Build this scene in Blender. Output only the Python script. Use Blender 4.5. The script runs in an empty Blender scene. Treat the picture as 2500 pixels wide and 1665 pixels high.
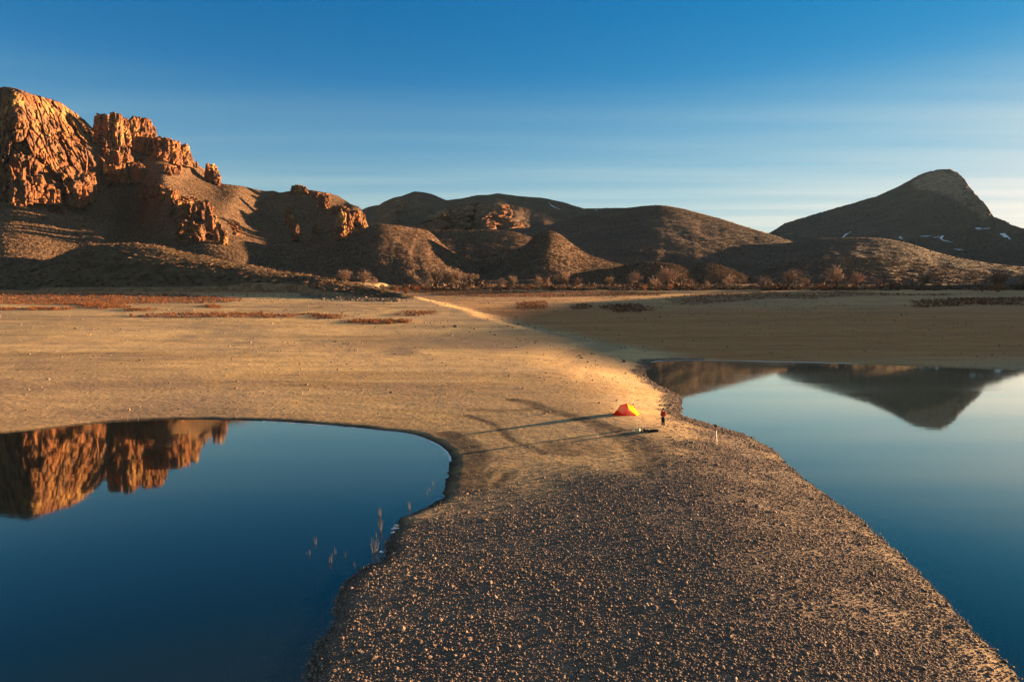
import bpy, math, random
import numpy as np
from mathutils import Vector, Matrix, Euler

random.seed(7)
RNG = np.random.default_rng(11)
SC = bpy.context.scene
COL = SC.collection

# ------------------------------------------------------------------ camera
CAM_H = 12.8
PITCH = math.radians(3.6)
F_PX, CX, CY = 1667.0, 1250.0, 832.5          # photograph is 2500 x 1665
cam_data = bpy.data.cameras.new('camera')
cam_data.sensor_width = 36.0
cam_data.lens = 24.0
cam_data.clip_start = 0.1
cam_data.clip_end = 30000.0
cam = bpy.data.objects.new('camera', cam_data)
cam.location = (0, 0, CAM_H)
cam.rotation_euler = (math.radians(90) - PITCH, 0, 0)
COL.objects.link(cam)
SC.camera = cam

# ------------------------------------------------------------------ light
SUN_AZ = math.radians(66.0)                    # clockwise from +Y (view direction)
SUN_EL = math.radians(5.6)
SUN = np.array([math.sin(SUN_AZ) * math.cos(SUN_EL), math.cos(SUN_AZ) * math.cos(SUN_EL), math.sin(SUN_EL)])
world = bpy.data.worlds.new('World')
SC.world = world
world.use_nodes = True
wnt = world.node_tree
wnt.nodes.clear()
w_out = wnt.nodes.new('ShaderNodeOutputWorld')
w_bg = wnt.nodes.new('ShaderNodeBackground')
def _sky(dust, ozone, air=1.0):
    k = wnt.nodes.new('ShaderNodeTexSky')
    k.sky_type = 'NISHITA'
    k.sun_disc = False
    k.sun_elevation = SUN_EL
    k.sun_rotation = SUN_AZ
    k.altitude = 1200.0
    k.air_density, k.dust_density, k.ozone_density = air, dust, ozone
    return k.outputs[0]
def _wmath(op, a, b):
    k = wnt.nodes.new('ShaderNodeMath'); k.operation = op
    for i, v in enumerate((a, b)):
        if isinstance(v, (int, float)): k.inputs[i].default_value = v
        else: wnt.links.new(v, k.inputs[i])
    return k.outputs[0]
SKY_MAX = (5.0, 3.7, 3.4)
w_tc = wnt.nodes.new('ShaderNodeTexCoord')
w_sep = wnt.nodes.new('ShaderNodeSeparateXYZ')
wnt.links.new(w_tc.outputs['Generated'], w_sep.inputs[0])
w_rp = wnt.nodes.new('ShaderNodeValToRGB')                  # hazier air towards the horizon
wnt.links.new(w_sep.outputs['Z'], w_rp.inputs[0])
_el = w_rp.color_ramp.elements
while len(_el) < 7: _el.new(0.5)
for _e, (_p, _v) in zip(_el, SKY_RAMP := [(0.0, 0.88), (0.10, 0.76), (0.19, 0.37), (0.29, 0.07), (0.40, 0.0), (0.60, 0.30), (1.0, 0.50)]):
    _e.position = _p; _e.color = (_v, _v, _v, 1)
# faint cirrus: noise on the sheet of sky at one height, drawn out along one direction
w_zc = _wmath('MAXIMUM', w_sep.outputs['Z'], 0.03)
w_cx = wnt.nodes.new('ShaderNodeCombineXYZ')
wnt.links.new(_wmath('DIVIDE', w_sep.outputs['X'], w_zc), w_cx.inputs[0])
wnt.links.new(_wmath('DIVIDE', w_sep.outputs['Y'], w_zc), w_cx.inputs[1])
w_mp = wnt.nodes.new('ShaderNodeMapping')
w_mp.inputs['Rotation'].default_value = (0, 0, math.radians(28))
w_mp.inputs['Scale'].default_value = (0.13, 1.05, 1)
wnt.links.new(w_cx.outputs[0], w_mp.inputs['Vector'])
w_nz = wnt.nodes.new('ShaderNodeTexNoise')
w_nz.inputs['Scale'].default_value = 1.0; w_nz.inputs['Detail'].default_value = 5; w_nz.inputs['Roughness'].default_value = 0.5
wnt.links.new(w_mp.outputs[0], w_nz.inputs['Vector'])
w_cr = wnt.nodes.new('ShaderNodeMapRange')
w_cr.inputs['From Min'].default_value = 0.44; w_cr.inputs['From Max'].default_value = 0.66
w_cr.inputs['To Min'].default_value = 0.0; w_cr.inputs['To Max'].default_value = 0.6
wnt.links.new(w_nz.outputs['Fac'], w_cr.inputs['Value'])
w_low = _wmath('MAXIMUM', _wmath('SUBTRACT', 1.0, _wmath('MULTIPLY', w_sep.outputs['Z'], 3.2)), 0.0)      # the cloud thins out overhead
w_fac = _wmath('MINIMUM', _wmath('ADD', w_rp.outputs[0], _wmath('MULTIPLY', w_cr.outputs[0], w_low)), 1.0)
w_mix = wnt.nodes.new('ShaderNodeMix'); w_mix.data_type = 'RGBA'
wnt.links.new(w_fac, w_mix.inputs[0])
w_bg.inputs['Strength'].default_value = 0.050
def _wvec(op, a, b):
    k = wnt.nodes.new('ShaderNodeVectorMath'); k.operation = op
    for i, v in enumerate((a, b)):
        if isinstance(v, tuple): k.inputs[i].default_value = v
        else: wnt.links.new(v, k.inputs[i])
    return k.outputs[0]
wnt.links.new(_wvec('MULTIPLY', _sky(0.2, 8.0), (0.05, 1.26, 1.03)), w_mix.inputs[6])     # white balance of the film
wnt.links.new(_wvec('MULTIPLY', _sky(1.6, 1.2), (0.94, 1.26, 1.42)), w_mix.inputs[7])
w_up = wnt.nodes.new('ShaderNodeMapRange'); w_up.interpolation_type = 'SMOOTHSTEP'          # less blue sky added higher up, to warm the light in the shade
w_up.inputs['From Min'].default_value = 0.36; w_up.inputs['From Max'].default_value = 0.85
wnt.links.new(w_sep.outputs['Z'], w_up.inputs['Value'])
w_mix2 = wnt.nodes.new('ShaderNodeMix'); w_mix2.data_type = 'RGBA'
wnt.links.new(w_up.outputs[0], w_mix2.inputs[0]); wnt.links.new(w_mix.outputs[2], w_mix2.inputs[6])
wnt.links.new(_wvec('MULTIPLY', _sky(1.2, 0.6), (1.1, 1.08, 1.0)), w_mix2.inputs[7])
w_t = w_mix2.outputs[2]                                                          # soft shoulder
w_t = _wvec('DIVIDE', w_t, _wvec('ADD', _wvec('DIVIDE', w_t, SKY_MAX), (1.0, 1.0, 1.0)))
wnt.links.new(w_t, w_bg.inputs['Color'])
wnt.links.new(w_bg.outputs[0], w_out.inputs['Surface'])

sun_data = bpy.data.lights.new('sun', 'SUN')
sun_data.energy = 5.0
sun_data.angle = math.radians(0.5)
sun_data.color = (1.0, 0.62, 0.30)
sun_ob = bpy.data.objects.new('sun', sun_data)
sun_ob.rotation_euler = Vector(SUN).to_track_quat('Z', 'Y').to_euler()
sun_ob.location = (300, 100, 200)
COL.objects.link(sun_ob)

SC.view_settings.view_transform = 'Standard'
SC.view_settings.look = 'None'
SC.view_settings.gamma = 1.0
SC.view_settings.use_curve_mapping = False
SC.view_settings.exposure = 2.85
SC.cycles.max_bounces = 6
SC.cycles.diffuse_bounces = 3
SC.cycles.volume_bounces = 1

# ------------------------------------------------------------------ geometry helpers
_cp, _sp = math.cos(PITCH), math.sin(PITCH)

def ray(px, py):
    """direction (not normalised, forward component along +Y scaled) of a photograph pixel"""
    a = (np.asarray(px, float) - CX) / F_PX
    b = (CY - np.asarray(py, float)) / F_PX
    return np.stack([a, _cp + b * _sp, -_sp + b * _cp], -1)

def at_depth(px, py, D):
    d = ray(px, py)
    s = np.asarray(D, float) / d[..., 1]
    return np.stack([d[..., 0] * s, d[..., 1] * s, CAM_H + d[..., 2] * s], -1)

def at_plane(px, py, z=0.0):
    d = ray(px, py)
    s = (z - CAM_H) / d[..., 2]
    return np.stack([d[..., 0] * s, d[..., 1] * s, np.full(s.shape, z)], -1)

def project(P):
    P = np.asarray(P, float)
    y, z = P[..., 1], P[..., 2] - CAM_H
    f = y * _cp - z * _sp
    u = y * _sp + z * _cp
    return CX + F_PX * P[..., 0] / f, CY - F_PX * u / f

def _h(ix, iy, iz, seed):
    n = (ix * np.int64(374761393) + iy * np.int64(668265263) + iz * np.int64(1274126177) + np.int64(seed) * np.int64(974711)) & 0xFFFFFFFF
    n = ((n ^ (n >> 13)) * 1274126177) & 0xFFFFFFFF
    n = ((n ^ (n >> 16)) * 2246822519) & 0xFFFFFFFF
    return (n ^ (n >> 15)) & 0xFFFFFFFF

def perlin(x, y, z, seed=0):
    x, y, z = np.broadcast_arrays(np.asarray(x, float), np.asarray(y, float), np.asarray(z, float))
    ix, iy, iz = np.floor(x).astype(np.int64), np.floor(y).astype(np.int64), np.floor(z).astype(np.int64)
    fx, fy, fz = x - ix, y - iy, z - iz
    u, v, w = [t * t * t * (t * (t * 6 - 15) + 10) for t in (fx, fy, fz)]
    def g(dx, dy, dz):
        h = _h(ix + dx, iy + dy, iz + dz, seed)
        a = (h & 1023) / 1023.0 * 2 * np.pi
        c = ((h >> 10) & 1023) / 511.5 - 1
        r = np.sqrt(np.maximum(0, 1 - c * c))
        return r * np.cos(a) * (fx - dx) + r * np.sin(a) * (fy - dy) + c * (fz - dz)
    l = lambda a, b, t: a + (b - a) * t
    return 1.6 * l(l(l(g(0,0,0), g(1,0,0), u), l(g(0,1,0), g(1,1,0), u), v),
                   l(l(g(0,0,1), g(1,0,1), u), l(g(0,1,1), g(1,1,1), u), v), w)

def fbm(x, y, z, octv=4, seed=0, gain=0.5, ridged=False):
    tot, amp, f, nrm = 0.0, 1.0, 1.0, 0.0
    for o in range(octv):
        n = perlin(x * f + 17.3 * o, y * f - 9.1 * o, z * f + 5.7 * o, seed + o)
        if ridged:
            n = 1 - 2 * np.abs(n)
        tot = tot + amp * n
        nrm += amp
        amp *= gain
        f *= 2.03
    return tot / nrm

def cells(x, y, z, seed=0):
    """cellular noise: value of the nearest cell (0..1) and the gap to the next one"""
    x, y, z = np.broadcast_arrays(np.asarray(x, float), np.asarray(y, float), np.asarray(z, float))
    ix, iy, iz = [np.floor(a).astype(np.int64) for a in (x, y, z)]
    f1 = np.full(x.shape, 9.0); f2 = f1.copy(); val = np.zeros(x.shape)
    for dx in (-1, 0, 1):
        for dy in (-1, 0, 1):
            for dz in (-1, 0, 1):
                h = _h(ix + dx, iy + dy, iz + dz, seed)
                d = np.sqrt((ix + dx + (h & 255) / 255.0 - x) ** 2 + (iy + dy + ((h >> 8) & 255) / 255.0 - y) ** 2 + (iz + dz + ((h >> 16) & 255) / 255.0 - z) ** 2)
                near = d < f1
                f2 = np.where(near, f1, np.minimum(f2, d))
                val = np.where(near, ((h >> 20) & 1023) / 1023.0, val)
                f1 = np.where(near, d, f1)
    return val, f2 - f1

def sstep(a, b, x):
    t = np.clip((np.asarray(x, float) - a) / (b - a), 0, 1)
    return t * t * (3 - 2 * t)

def seg_dist(x, y, poly, closed=True):
    """unsigned distance of points to a polyline"""
    poly = np.asarray(poly, float)
    q = np.roll(poly, -1, 0) if closed else poly[1:]
    p = poly if closed else poly[:-1]
    best = np.full(np.shape(x), 1e18)
    for (ax, ay), (bx, by) in zip(p[:, :2], q[:, :2]):
        dx, dy = bx - ax, by - ay
        L = dx * dx + dy * dy + 1e-12
        t = np.clip(((x - ax) * dx + (y - ay) * dy) / L, 0, 1)
        best = np.minimum(best, (x - ax - t * dx) ** 2 + (y - ay - t * dy) ** 2)
    return np.sqrt(best)

def inside(x, y, poly):
    poly = np.asarray(poly, float)
    c = np.zeros(np.shape(x), bool)
    q = np.roll(poly, -1, 0)
    for (ax, ay), (bx, by) in zip(poly[:, :2], q[:, :2]):
        if ay == by:
            continue
        cond = ((ay > y) != (by > y)) & (x < (bx - ax) * (y - ay) / (by - ay) + ax)
        c ^= cond
    return c

def sdist(x, y, poly):
    """signed distance: negative inside"""
    d = seg_dist(x, y, poly)
    return np.where(inside(x, y, poly), -d, d)

def smooth_poly(pts, n=6, closed=False):
    """Catmull-Rom through the points"""
    P = np.asarray(pts, float)
    out = []
    N = len(P)
    rng = range(N) if closed else range(N - 1)
    for i in rng:
        p0 = P[(i - 1) % N] if closed or i > 0 else P[i]
        p1, p2 = P[i], P[(i + 1) % N]
        p3 = P[(i + 2) % N] if closed or i + 2 < N else p2
        for t in np.linspace(0, 1, n, endpoint=False):
            out.append(0.5 * ((2 * p1) + (-p0 + p2) * t + (2 * p0 - 5 * p1 + 4 * p2 - p3) * t * t + (-p0 + 3 * p1 - 3 * p2 + p3) * t ** 3))
    if not closed:
        out.append(P[-1])
    return np.array(out)

# ------------------------------------------------------------------ object helpers
def tag(o, label=None, cat=None, group=None, kind=None):
    if label: o['label'] = label
    if cat: o['category'] = cat
    if group: o['group'] = group
    if kind: o['kind'] = kind
    return o

def link(name, me, mat=None, parent=None):
    o = bpy.data.objects.new(name, me)
    COL.objects.link(o)
    if mat is not None and not me.materials:
        me.materials.append(mat)
    if parent is not None:
        o.parent = parent
    return o

def empty(name, loc, rz=0.0, scale=1.0):
    o = bpy.data.objects.new(name, None)
    o.location = loc
    o.rotation_euler = (0, 0, rz)
    o.scale = (scale,) * 3
    o.empty_display_size = 0.3
    COL.objects.link(o)
    return o

def mesh_np(name, V, quads=None, tris=None, smooth=True, attrs=None):
    V = np.asarray(V, np.float32).reshape(-1, 3)
    me = bpy.data.meshes.new(name)
    me.vertices.add(len(V))
    me.vertices.foreach_set('co', V.ravel())
    nq = 0 if quads is None else len(quads)
    ntr = 0 if tris is None else len(tris)
    idx = np.concatenate([np.asarray(a, np.int32).ravel() for a in (quads, tris) if a is not None])
    me.loops.add(len(idx))
    me.loops.foreach_set('vertex_index', idx)
    me.polygons.add(nq + ntr)
    st = np.concatenate([np.arange(nq, dtype=np.int32) * 4, nq * 4 + np.arange(ntr, dtype=np.int32) * 3])
    me.polygons.foreach_set('loop_start', st)
    me.polygons.foreach_set('use_smooth', np.full(nq + ntr, smooth, bool))
    me.update(calc_edges=True)
    for k, a in (attrs or {}).items():
        at = me.attributes.new(k, 'FLOAT', 'POINT')
        at.data.foreach_set('value', np.asarray(a, np.float32).ravel())
    return me

def grid_quads(nv, nu):
    i = np.arange(nv * nu, dtype=np.int32).reshape(nv, nu)
    return np.stack([i[:-1, :-1], i[:-1, 1:], i[1:, 1:], i[1:, :-1]], -1).reshape(-1, 4)

class MB:
    """collects simple shapes into one mesh"""
    def __init__(self):
        self.v, self.f = [], []
    def add(self, V, F):
        b = len(self.v)
        self.v += [tuple(p) for p in V]
        self.f += [tuple(b + i for i in f) for f in F]
    def tube(self, pts, rad, n=5, cap=True):
        pts = [Vector(p) for p in pts]
        if not hasattr(rad, '__len__'):
            rad = [rad] * len(pts)
        b = len(self.v)
        for k, p in enumerate(pts):
            d = (pts[min(k + 1, len(pts) - 1)] - pts[max(k - 1, 0)]).normalized()
            a = d.orthogonal().normalized() if abs(d.z) < 0.95 else Vector((1, 0, 0))
            a = (a - d * a.dot(d)).normalized()
            c = d.cross(a)
            for i in range(n):
                t = 2 * math.pi * i / n
                self.v.append(tuple(p + (a * math.cos(t) + c * math.sin(t)) * rad[k]))
        for k in range(len(pts) - 1):
            for i in range(n):
                j = (i + 1) % n
                self.f.append((b + k * n + i, b + k * n + j, b + (k + 1) * n + j, b + (k + 1) * n + i))
        if cap:
            self.f.append(tuple(b + i for i in reversed(range(n))))
            self.f.append(tuple(b + (len(pts) - 1) * n + i for i in range(n)))
    def box(self, c, s, rz=0.0):
        m = Matrix.Rotation(rz, 3, 'Z')
        V = [Vector(c) + m @ Vector((x * s[0] / 2, y * s[1] / 2, z * s[2] / 2)) for z in (-1, 1) for y in (-1, 1) for x in (-1, 1)]
        self.add(V, [(0, 2, 3, 1), (4, 5, 7, 6), (0, 1, 5, 4), (2, 6, 7, 3), (0, 4, 6, 2), (1, 3, 7, 5)])
    def blob(self, c, r, seed=0, nu=10, nv=7, amp=0.15):
        b = len(self.v)
        r = np.array(r, float) if hasattr(r, '__len__') else np.array([r] * 3, float)
        F = []
        ph = np.linspace(0, np.pi, nv)
        for p in ph:
            for i in range(nu):
                t = 2 * math.pi * i / nu
                d = np.array([math.sin(p) * math.cos(t), math.sin(p) * math.sin(t), math.cos(p)])
                k = 1 + amp * float(perlin(d[0] * 1.7 + seed * 3.1, d[1] * 1.7, d[2] * 1.7, seed))
                self.v.append(tuple(np.array(c) + d * r * k))
        for k in range(nv - 1):
            for i in range(nu):
                j = (i + 1) % nu
                F.append((b + k * nu + i, b + (k + 1) * nu + i, b + (k + 1) * nu + j, b + k * nu + j))
        self.f += F
    def build(self, name, mat=None, parent=None, smooth=False):
        me = bpy.data.meshes.new(name)
        me.from_pydata(self.v, [], self.f)
        if smooth:
            me.polygons.foreach_set('use_smooth', [True] * len(me.polygons))
        me.update()
        return link(name, me, mat, parent)

# ------------------------------------------------------------------ material helper
class NT:
    def __init__(self, name):
        self.m = bpy.data.materials.new(name)
        self.m.use_nodes = True
        self.t = self.m.node_tree
        self.t.nodes.clear()
        self.out = self.t.nodes.new('ShaderNodeOutputMaterial')
        self.tc = None
    def new(self, typ, **kw):
        n = self.t.nodes.new(typ)
        for k, v in kw.items():
            setattr(n, k, v)
        return n
    def put(self, sock, v):
        if isinstance(v, bpy.types.NodeSocket):
            self.t.links.new(v, sock)
        elif isinstance(v, (int, float)):
            sock.default_value = v
        else:
            sock.default_value = tuple(v) + (1.0,) if len(v) == 3 and sock.type == 'RGBA' else tuple(v)
    def coord(self, scale=(1, 1, 1), world=True):
        if world:
            g = self.new('ShaderNodeNewGeometry').outputs['Position']
        else:
            g = self.new('ShaderNodeTexCoord').outputs['Object']
        mp = self.new('ShaderNodeMapping')
        self.put(mp.inputs['Vector'], g)
        mp.inputs['Scale'].default_value = scale
        return mp.outputs[0]
    def noise(self, scale, detail=4, rough=0.55, vec=None, dist=0.0):
        n = self.new('ShaderNodeTexNoise')
        n.inputs['Scale'].default_value = scale
        n.inputs['Detail'].default_value = detail
        n.inputs['Roughness'].default_value = rough
        n.inputs['Distortion'].default_value = dist
        if vec is not None:
            self.put(n.inputs['Vector'], vec)
        return n.outputs['Fac']
    def voronoi(self, scale, vec=None, out='Distance', feature='F1'):
        n = self.new('ShaderNodeTexVoronoi')
        n.feature = feature
        n.inputs['Scale'].default_value = scale
        if vec is not None:
            self.put(n.inputs['Vector'], vec)
        return n.outputs[out]
    def ramp(self, fac, stops):
        n = self.new('ShaderNodeValToRGB')
        self.put(n.inputs[0], fac)
        e = n.color_ramp.elements
        while len(e) < len(stops):
            e.new(0.5)
        for el, (p, c) in zip(e, stops):
            el.position = p
            el.color = (c, c, c, 1) if isinstance(c, (int, float)) else tuple(c) + (1,)
        return n.outputs[0]
    def mix(self, fac, a, b, mode='MIX'):
        n = self.new('ShaderNodeMix', data_type='RGBA', blend_type=mode)
        self.put(n.inputs[0], fac)
        self.put(n.inputs[6], a)
        self.put(n.inputs[7], b)
        return n.outputs[2]
    def math(self, op, a, b=0.0, clamp=False):
        n = self.new('ShaderNodeMath', operation=op, use_clamp=clamp)
        self.put(n.inputs[0], a)
        self.put(n.inputs[1], b)
        return n.outputs[0]
    def attr(self, name):
        return self.new('ShaderNodeAttribute', attribute_name=name).outputs['Fac']
    def rand(self):
        return self.new('ShaderNodeObjectInfo').outputs['Random']
    def bump(self, h, strength=0.5, dist=0.1, nrm=None):
        n = self.new('ShaderNodeBump')
        n.inputs['Strength'].default_value = strength
        n.inputs['Distance'].default_value = dist
        self.put(n.inputs['Height'], h)
        if nrm is not None:
            self.put(n.inputs['Normal'], nrm)
        return n.outputs[0]
    def bsdf(self, color, rough=0.9, normal=None, spec=0.2, **kw):
        b = self.new('ShaderNodeBsdfPrincipled')
        self.put(b.inputs['Base Color'], color)
        self.put(b.inputs['Roughness'], rough)
        b.inputs['Specular IOR Level'].default_value = spec
        if normal is not None:
            self.put(b.inputs['Normal'], normal)
        for k, v in kw.items():
            self.put(b.inputs[k.replace('_', ' ')], v)
        self.t.links.new(b.outputs[0], self.out.inputs['Surface'])
        return b

# ------------------------------------------------------------------ materials
M = {}

n = NT('lakebed')
streak = n.noise(1.0, 5, 0.6, n.coord((0.018, 0.16, 0.3)), 0.6)
blotch = n.noise(0.045, 4, 0.55, n.coord())
fine = n.noise(2.2, 5, 0.7, n.coord())
pep = n.voronoi(1.6, n.coord())
pep2 = n.voronoi(4.0, n.coord())
c = n.ramp(streak, [(0.30, (0.42, 0.26, 0.112)), (0.48, (0.58, 0.375, 0.163)), (0.62, (0.64, 0.43, 0.20)), (0.75, (0.50, 0.32, 0.143))])
c = n.mix(n.math('MULTIPLY', n.attr('band'), n.ramp(n.noise(0.6, 4, 0.65, n.coord((0.25, 1, 1))), [(0.3, 0.35), (0.65, 0.85)])), c, (0.235, 0.145, 0.072))
c = n.mix(n.ramp(blotch, [(0.42, 0.0), (0.62, 0.55)]), c, (0.34, 0.235, 0.15))
c = n.mix(n.ramp(fine, [(0.35, 0.45), (0.55, 0.0)]), c, (0.20, 0.145, 0.10))
c = n.mix(n.ramp(pep2, [(0.10, 0.5), (0.22, 0.0)]), c, (0.22, 0.17, 0.13))
c = n.mix(n.math('MULTIPLY', n.attr('track'), n.ramp(n.noise(0.9, 3, 0.6, n.coord()), [(0.3, 0.55), (0.6, 0.95)])), c, (0.075, 0.052, 0.036))
c = n.mix(n.attr('shade_brown'), c, n.ramp(streak, [(0.3, (0.30, 0.105, 0.028)), (0.5, (0.43, 0.16, 0.042)), (0.7, (0.36, 0.125, 0.033))]))  # brown soil; the warm tone of the shaded ground is put into its colour
grav = n.mix(n.ramp(fine, [(0.35, 0.0), (0.65, 1.0)]), (0.12, 0.088, 0.066), (0.22, 0.16, 0.12))
c = n.mix(n.attr('gravel'), c, grav)
c = n.mix(n.math('MULTIPLY', n.attr('red'), n.ramp(n.noise(0.35, 4, 0.65, n.coord((0.3, 1, 1))), [(0.35, 0.1), (0.6, 0.9)])), c, (0.20, 0.085, 0.038))
c = n.mix(n.attr('wet'), c, (0.045, 0.034, 0.024))
nb = n.bump(n.noise(0.5, 6, 0.65, n.coord((0.5, 1, 1))), 0.35, 0.5)
nb = n.bump(fine, 0.55, 0.10, nb)
nb = n.bump(pep, 0.35, -0.06, nb)
n.bsdf(c, 0.95, nb, 0.1)
M['lakebed'] = n.m

n = NT('canyon_rock')
pos = n.coord()
vst = n.noise(0.05, 6, 0.65, n.coord((1, 1, 0.35)), 0.8)
vfi = n.noise(0.32, 5, 0.65, n.coord((1, 1, 0.5)))
rock = n.ramp(vst, [(0.28, (0.085, 0.038, 0.022)), (0.45, (0.165, 0.066, 0.030)), (0.58, (0.25, 0.105, 0.042)), (0.74, (0.37, 0.185, 0.07))])
rock = n.mix(n.ramp(n.noise(0.014, 4, 0.6, n.coord((1, 1, 2.2)), 1.0), [(0.40, 0.75), (0.55, 0.0)]), rock, (0.105, 0.062, 0.045))
rock = n.mix(n.ramp(n.noise(0.03, 4, 0.6, n.coord((1, 1, 0.5)), 1.0), [(0.56, 0.0), (0.68, 0.7)]), rock, (0.46, 0.27, 0.095))
rock = n.mix(n.ramp(vfi, [(0.38, 0.8), (0.56, 0.0)]), rock, (0.06, 0.03, 0.02))
sagev = n.voronoi(0.42, n.coord((1, 1, 1)))
slope = n.ramp(n.noise(0.02, 5, 0.6, pos), [(0.35, (0.07, 0.039, 0.025)), (0.6, (0.112, 0.063, 0.037)), (0.72, (0.15, 0.087, 0.05))])
slope = n.mix(n.ramp(sagev, [(0.2, 0.75), (0.5, 0.0)]), slope, (0.085, 0.066, 0.045))
slope = n.mix(n.ramp(n.noise(0.5, 3, 0.6, pos), [(0.55, 0.0), (0.7, 0.5)]), slope, (0.26, 0.18, 0.11))
rk = n.attr('rock')
c = n.mix(rk, slope, rock)
nb = n.bump(n.noise(0.11, 8, 0.72, n.coord((1, 1, 0.6))), 0.8, 4.0)
nb2 = n.bump(sagev, 0.8, -1.2)
mixn = n.new('ShaderNodeMix', data_type='VECTOR')
n.put(mixn.inputs[0], rk); n.put(mixn.inputs[4], nb2); n.put(mixn.inputs[5], nb)
n.bsdf(c, 0.95, mixn.outputs[1], 0.1)
M['rock'] = n.m

n = NT('outcrop_rock')
vst = n.noise(0.09, 6, 0.65, n.coord((1, 1, 0.3)), 0.8)
vfi = n.noise(0.45, 5, 0.65, n.coord((1, 1, 0.6)))
rock = n.ramp(vst, [(0.28, (0.085, 0.038, 0.022)), (0.45, (0.165, 0.066, 0.030)), (0.58, (0.25, 0.105, 0.042)), (0.74, (0.37, 0.185, 0.07))])
rock = n.mix(n.ramp(n.noise(0.014, 4, 0.6, n.coord((1, 1, 2.2)), 1.0), [(0.40, 0.75), (0.55, 0.0)]), rock, (0.105, 0.062, 0.045))
rock = n.mix(n.ramp(n.noise(0.03, 4, 0.6, n.coord((1, 1, 0.5)), 1.0), [(0.56, 0.0), (0.68, 0.7)]), rock, (0.46, 0.27, 0.095))
rock = n.mix(n.ramp(vfi, [(0.38, 0.8), (0.56, 0.0)]), rock, (0.06, 0.03, 0.02))
nb = n.bump(n.noise(0.16, 8, 0.72, n.coord((1, 1, 0.6))), 0.8, 3.0)
n.bsdf(rock, 0.95, nb, 0.1)
M['outcrop'] = n.m

n = NT('sage_slope')
pos = n.coord()
sagev = n.voronoi(0.38, pos)
slope = n.ramp(n.noise(0.013, 5, 0.6, pos), [(0.35, (0.078, 0.043, 0.027)), (0.6, (0.12, 0.068, 0.042)), (0.72, (0.155, 0.09, 0.055))])
slope = n.mix(n.ramp(sagev, [(0.2, 0.7), (0.5, 0.0)]), slope, (0.07, 0.056, 0.04))
slope = n.mix(n.attr('rock'), slope, n.ramp(n.noise(0.05, 6, 0.65, n.coord((1, 1, 0.35))), [(0.35, (0.14, 0.072, 0.045)), (0.6, (0.33, 0.19, 0.11))]))
nb = n.bump(n.noise(0.06, 6, 0.65, pos), 0.5, 3.0)
nb = n.bump(sagev, 0.5, -0.8, nb)
n.bsdf(slope, 0.95, nb, 0.1)
M['slope'] = n.m

n = NT('mound_soil')
pos = n.coord()
soil = n.ramp(n.noise(0.12, 5, 0.65, pos), [(0.35, (0.06, 0.038, 0.02)), (0.65, (0.13, 0.082, 0.042))])
soil = n.mix(n.attr('rock'), soil, n.ramp(n.noise(0.3, 5, 0.65, pos), [(0.35, (0.15, 0.085, 0.045)), (0.65, (0.30, 0.19, 0.10))]))
n.bsdf(soil, 0.95, n.bump(n.noise(0.5, 6, 0.7, pos), 0.7, 0.8), 0.1)
M['soil'] = n.m

def rand_mat(name, stops, rough=0.9, nscale=8.0, amt=0.3, bump=0.0, world=True):
    n = NT(name)
    c = n.ramp(n.rand(), stops)
    nz = n.noise(nscale, 4, 0.6, n.coord(world=world))
    c = n.mix(n.ramp(nz, [(0.35, amt), (0.6, 0.0)]), c, tuple(x * 0.45 for x in stops[0][1]))
    n.bsdf(c, rough, n.bump(nz, bump, 0.03) if bump else None, 0.15)
    M[name] = n.m

rand_mat('gravel_stone', [(0.0, (0.10, 0.074, 0.06)), (0.35, (0.175, 0.127, 0.098)), (0.6, (0.235, 0.168, 0.127)), (0.8, (0.20, 0.125, 0.09)), (0.95, (0.29, 0.215, 0.16)), (1.0, (0.40, 0.315, 0.24))], 0.85, 14, 0.4)
rand_mat('sagebrush_leaf', [(0.0, (0.085, 0.053, 0.034)), (0.5, (0.185, 0.113, 0.071)), (1.0, (0.38, 0.245, 0.15))], 0.95, 5.0, 0.6)
rand_mat('bare_twig', [(0.0, (0.19, 0.125, 0.088)), (0.5, (0.30, 0.20, 0.138)), (1.0, (0.38, 0.25, 0.17))], 0.9, 1.0, 0.3)
rand_mat('bark', [(0.0, (0.09, 0.066, 0.05)), (1.0, (0.15, 0.11, 0.085))], 0.9, 2.0, 0.4)
rand_mat('willow_twig', [(0.0, (0.20, 0.075, 0.035)), (1.0, (0.34, 0.155, 0.075))], 0.9, 2.0, 0.3)
rand_mat('red_grass', [(0.0, (0.11, 0.04, 0.019)), (0.6, (0.19, 0.072, 0.030)), (1.0, (0.26, 0.12, 0.055))], 0.9, 1.5, 0.3)

def plain(name, color, rough=0.8, spec=0.2, nscale=20.0, var=0.25, **kw):
    n = NT(name)
    nz = n.noise(nscale, 4, 0.6, n.coord(world=False))
    c = n.mix(n.ramp(nz, [(0.3, var), (0.65, 0.0)]), color, tuple(x * 0.6 for x in color))
    n.bsdf(c, rough, None, spec, **kw)
    M[name] = n.m

plain('snow', (0.8, 0.83, 0.88), 0.6, var=0.1)
plain('ice', (0.72, 0.75, 0.78), 0.35, 0.5, 4.0, 0.2)
plain('skin', (0.42, 0.26, 0.19), 0.6)
plain('jacket', (0.45, 0.045, 0.014), 0.7)
plain('trousers', (0.012, 0.013, 0.018), 0.8)
plain('hair', (0.012, 0.009, 0.008), 0.8)
plain('shoe', (0.35, 0.27, 0.2), 0.8)
plain('char', (0.02, 0.017, 0.015), 0.95)
plain('log', (0.13, 0.085, 0.06), 0.9)
plain('cream_cloth', (0.75, 0.62, 0.36), 0.8)
plain('dark_pot', (0.03, 0.04, 0.07), 0.4, 0.5)
plain('pale_metal', (0.6, 0.5, 0.38), 0.45, 0.5)
plain('black_plastic', (0.012, 0.012, 0.013), 0.5, 0.4)
plain('reed', (0.25, 0.19, 0.125), 0.9)

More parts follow.
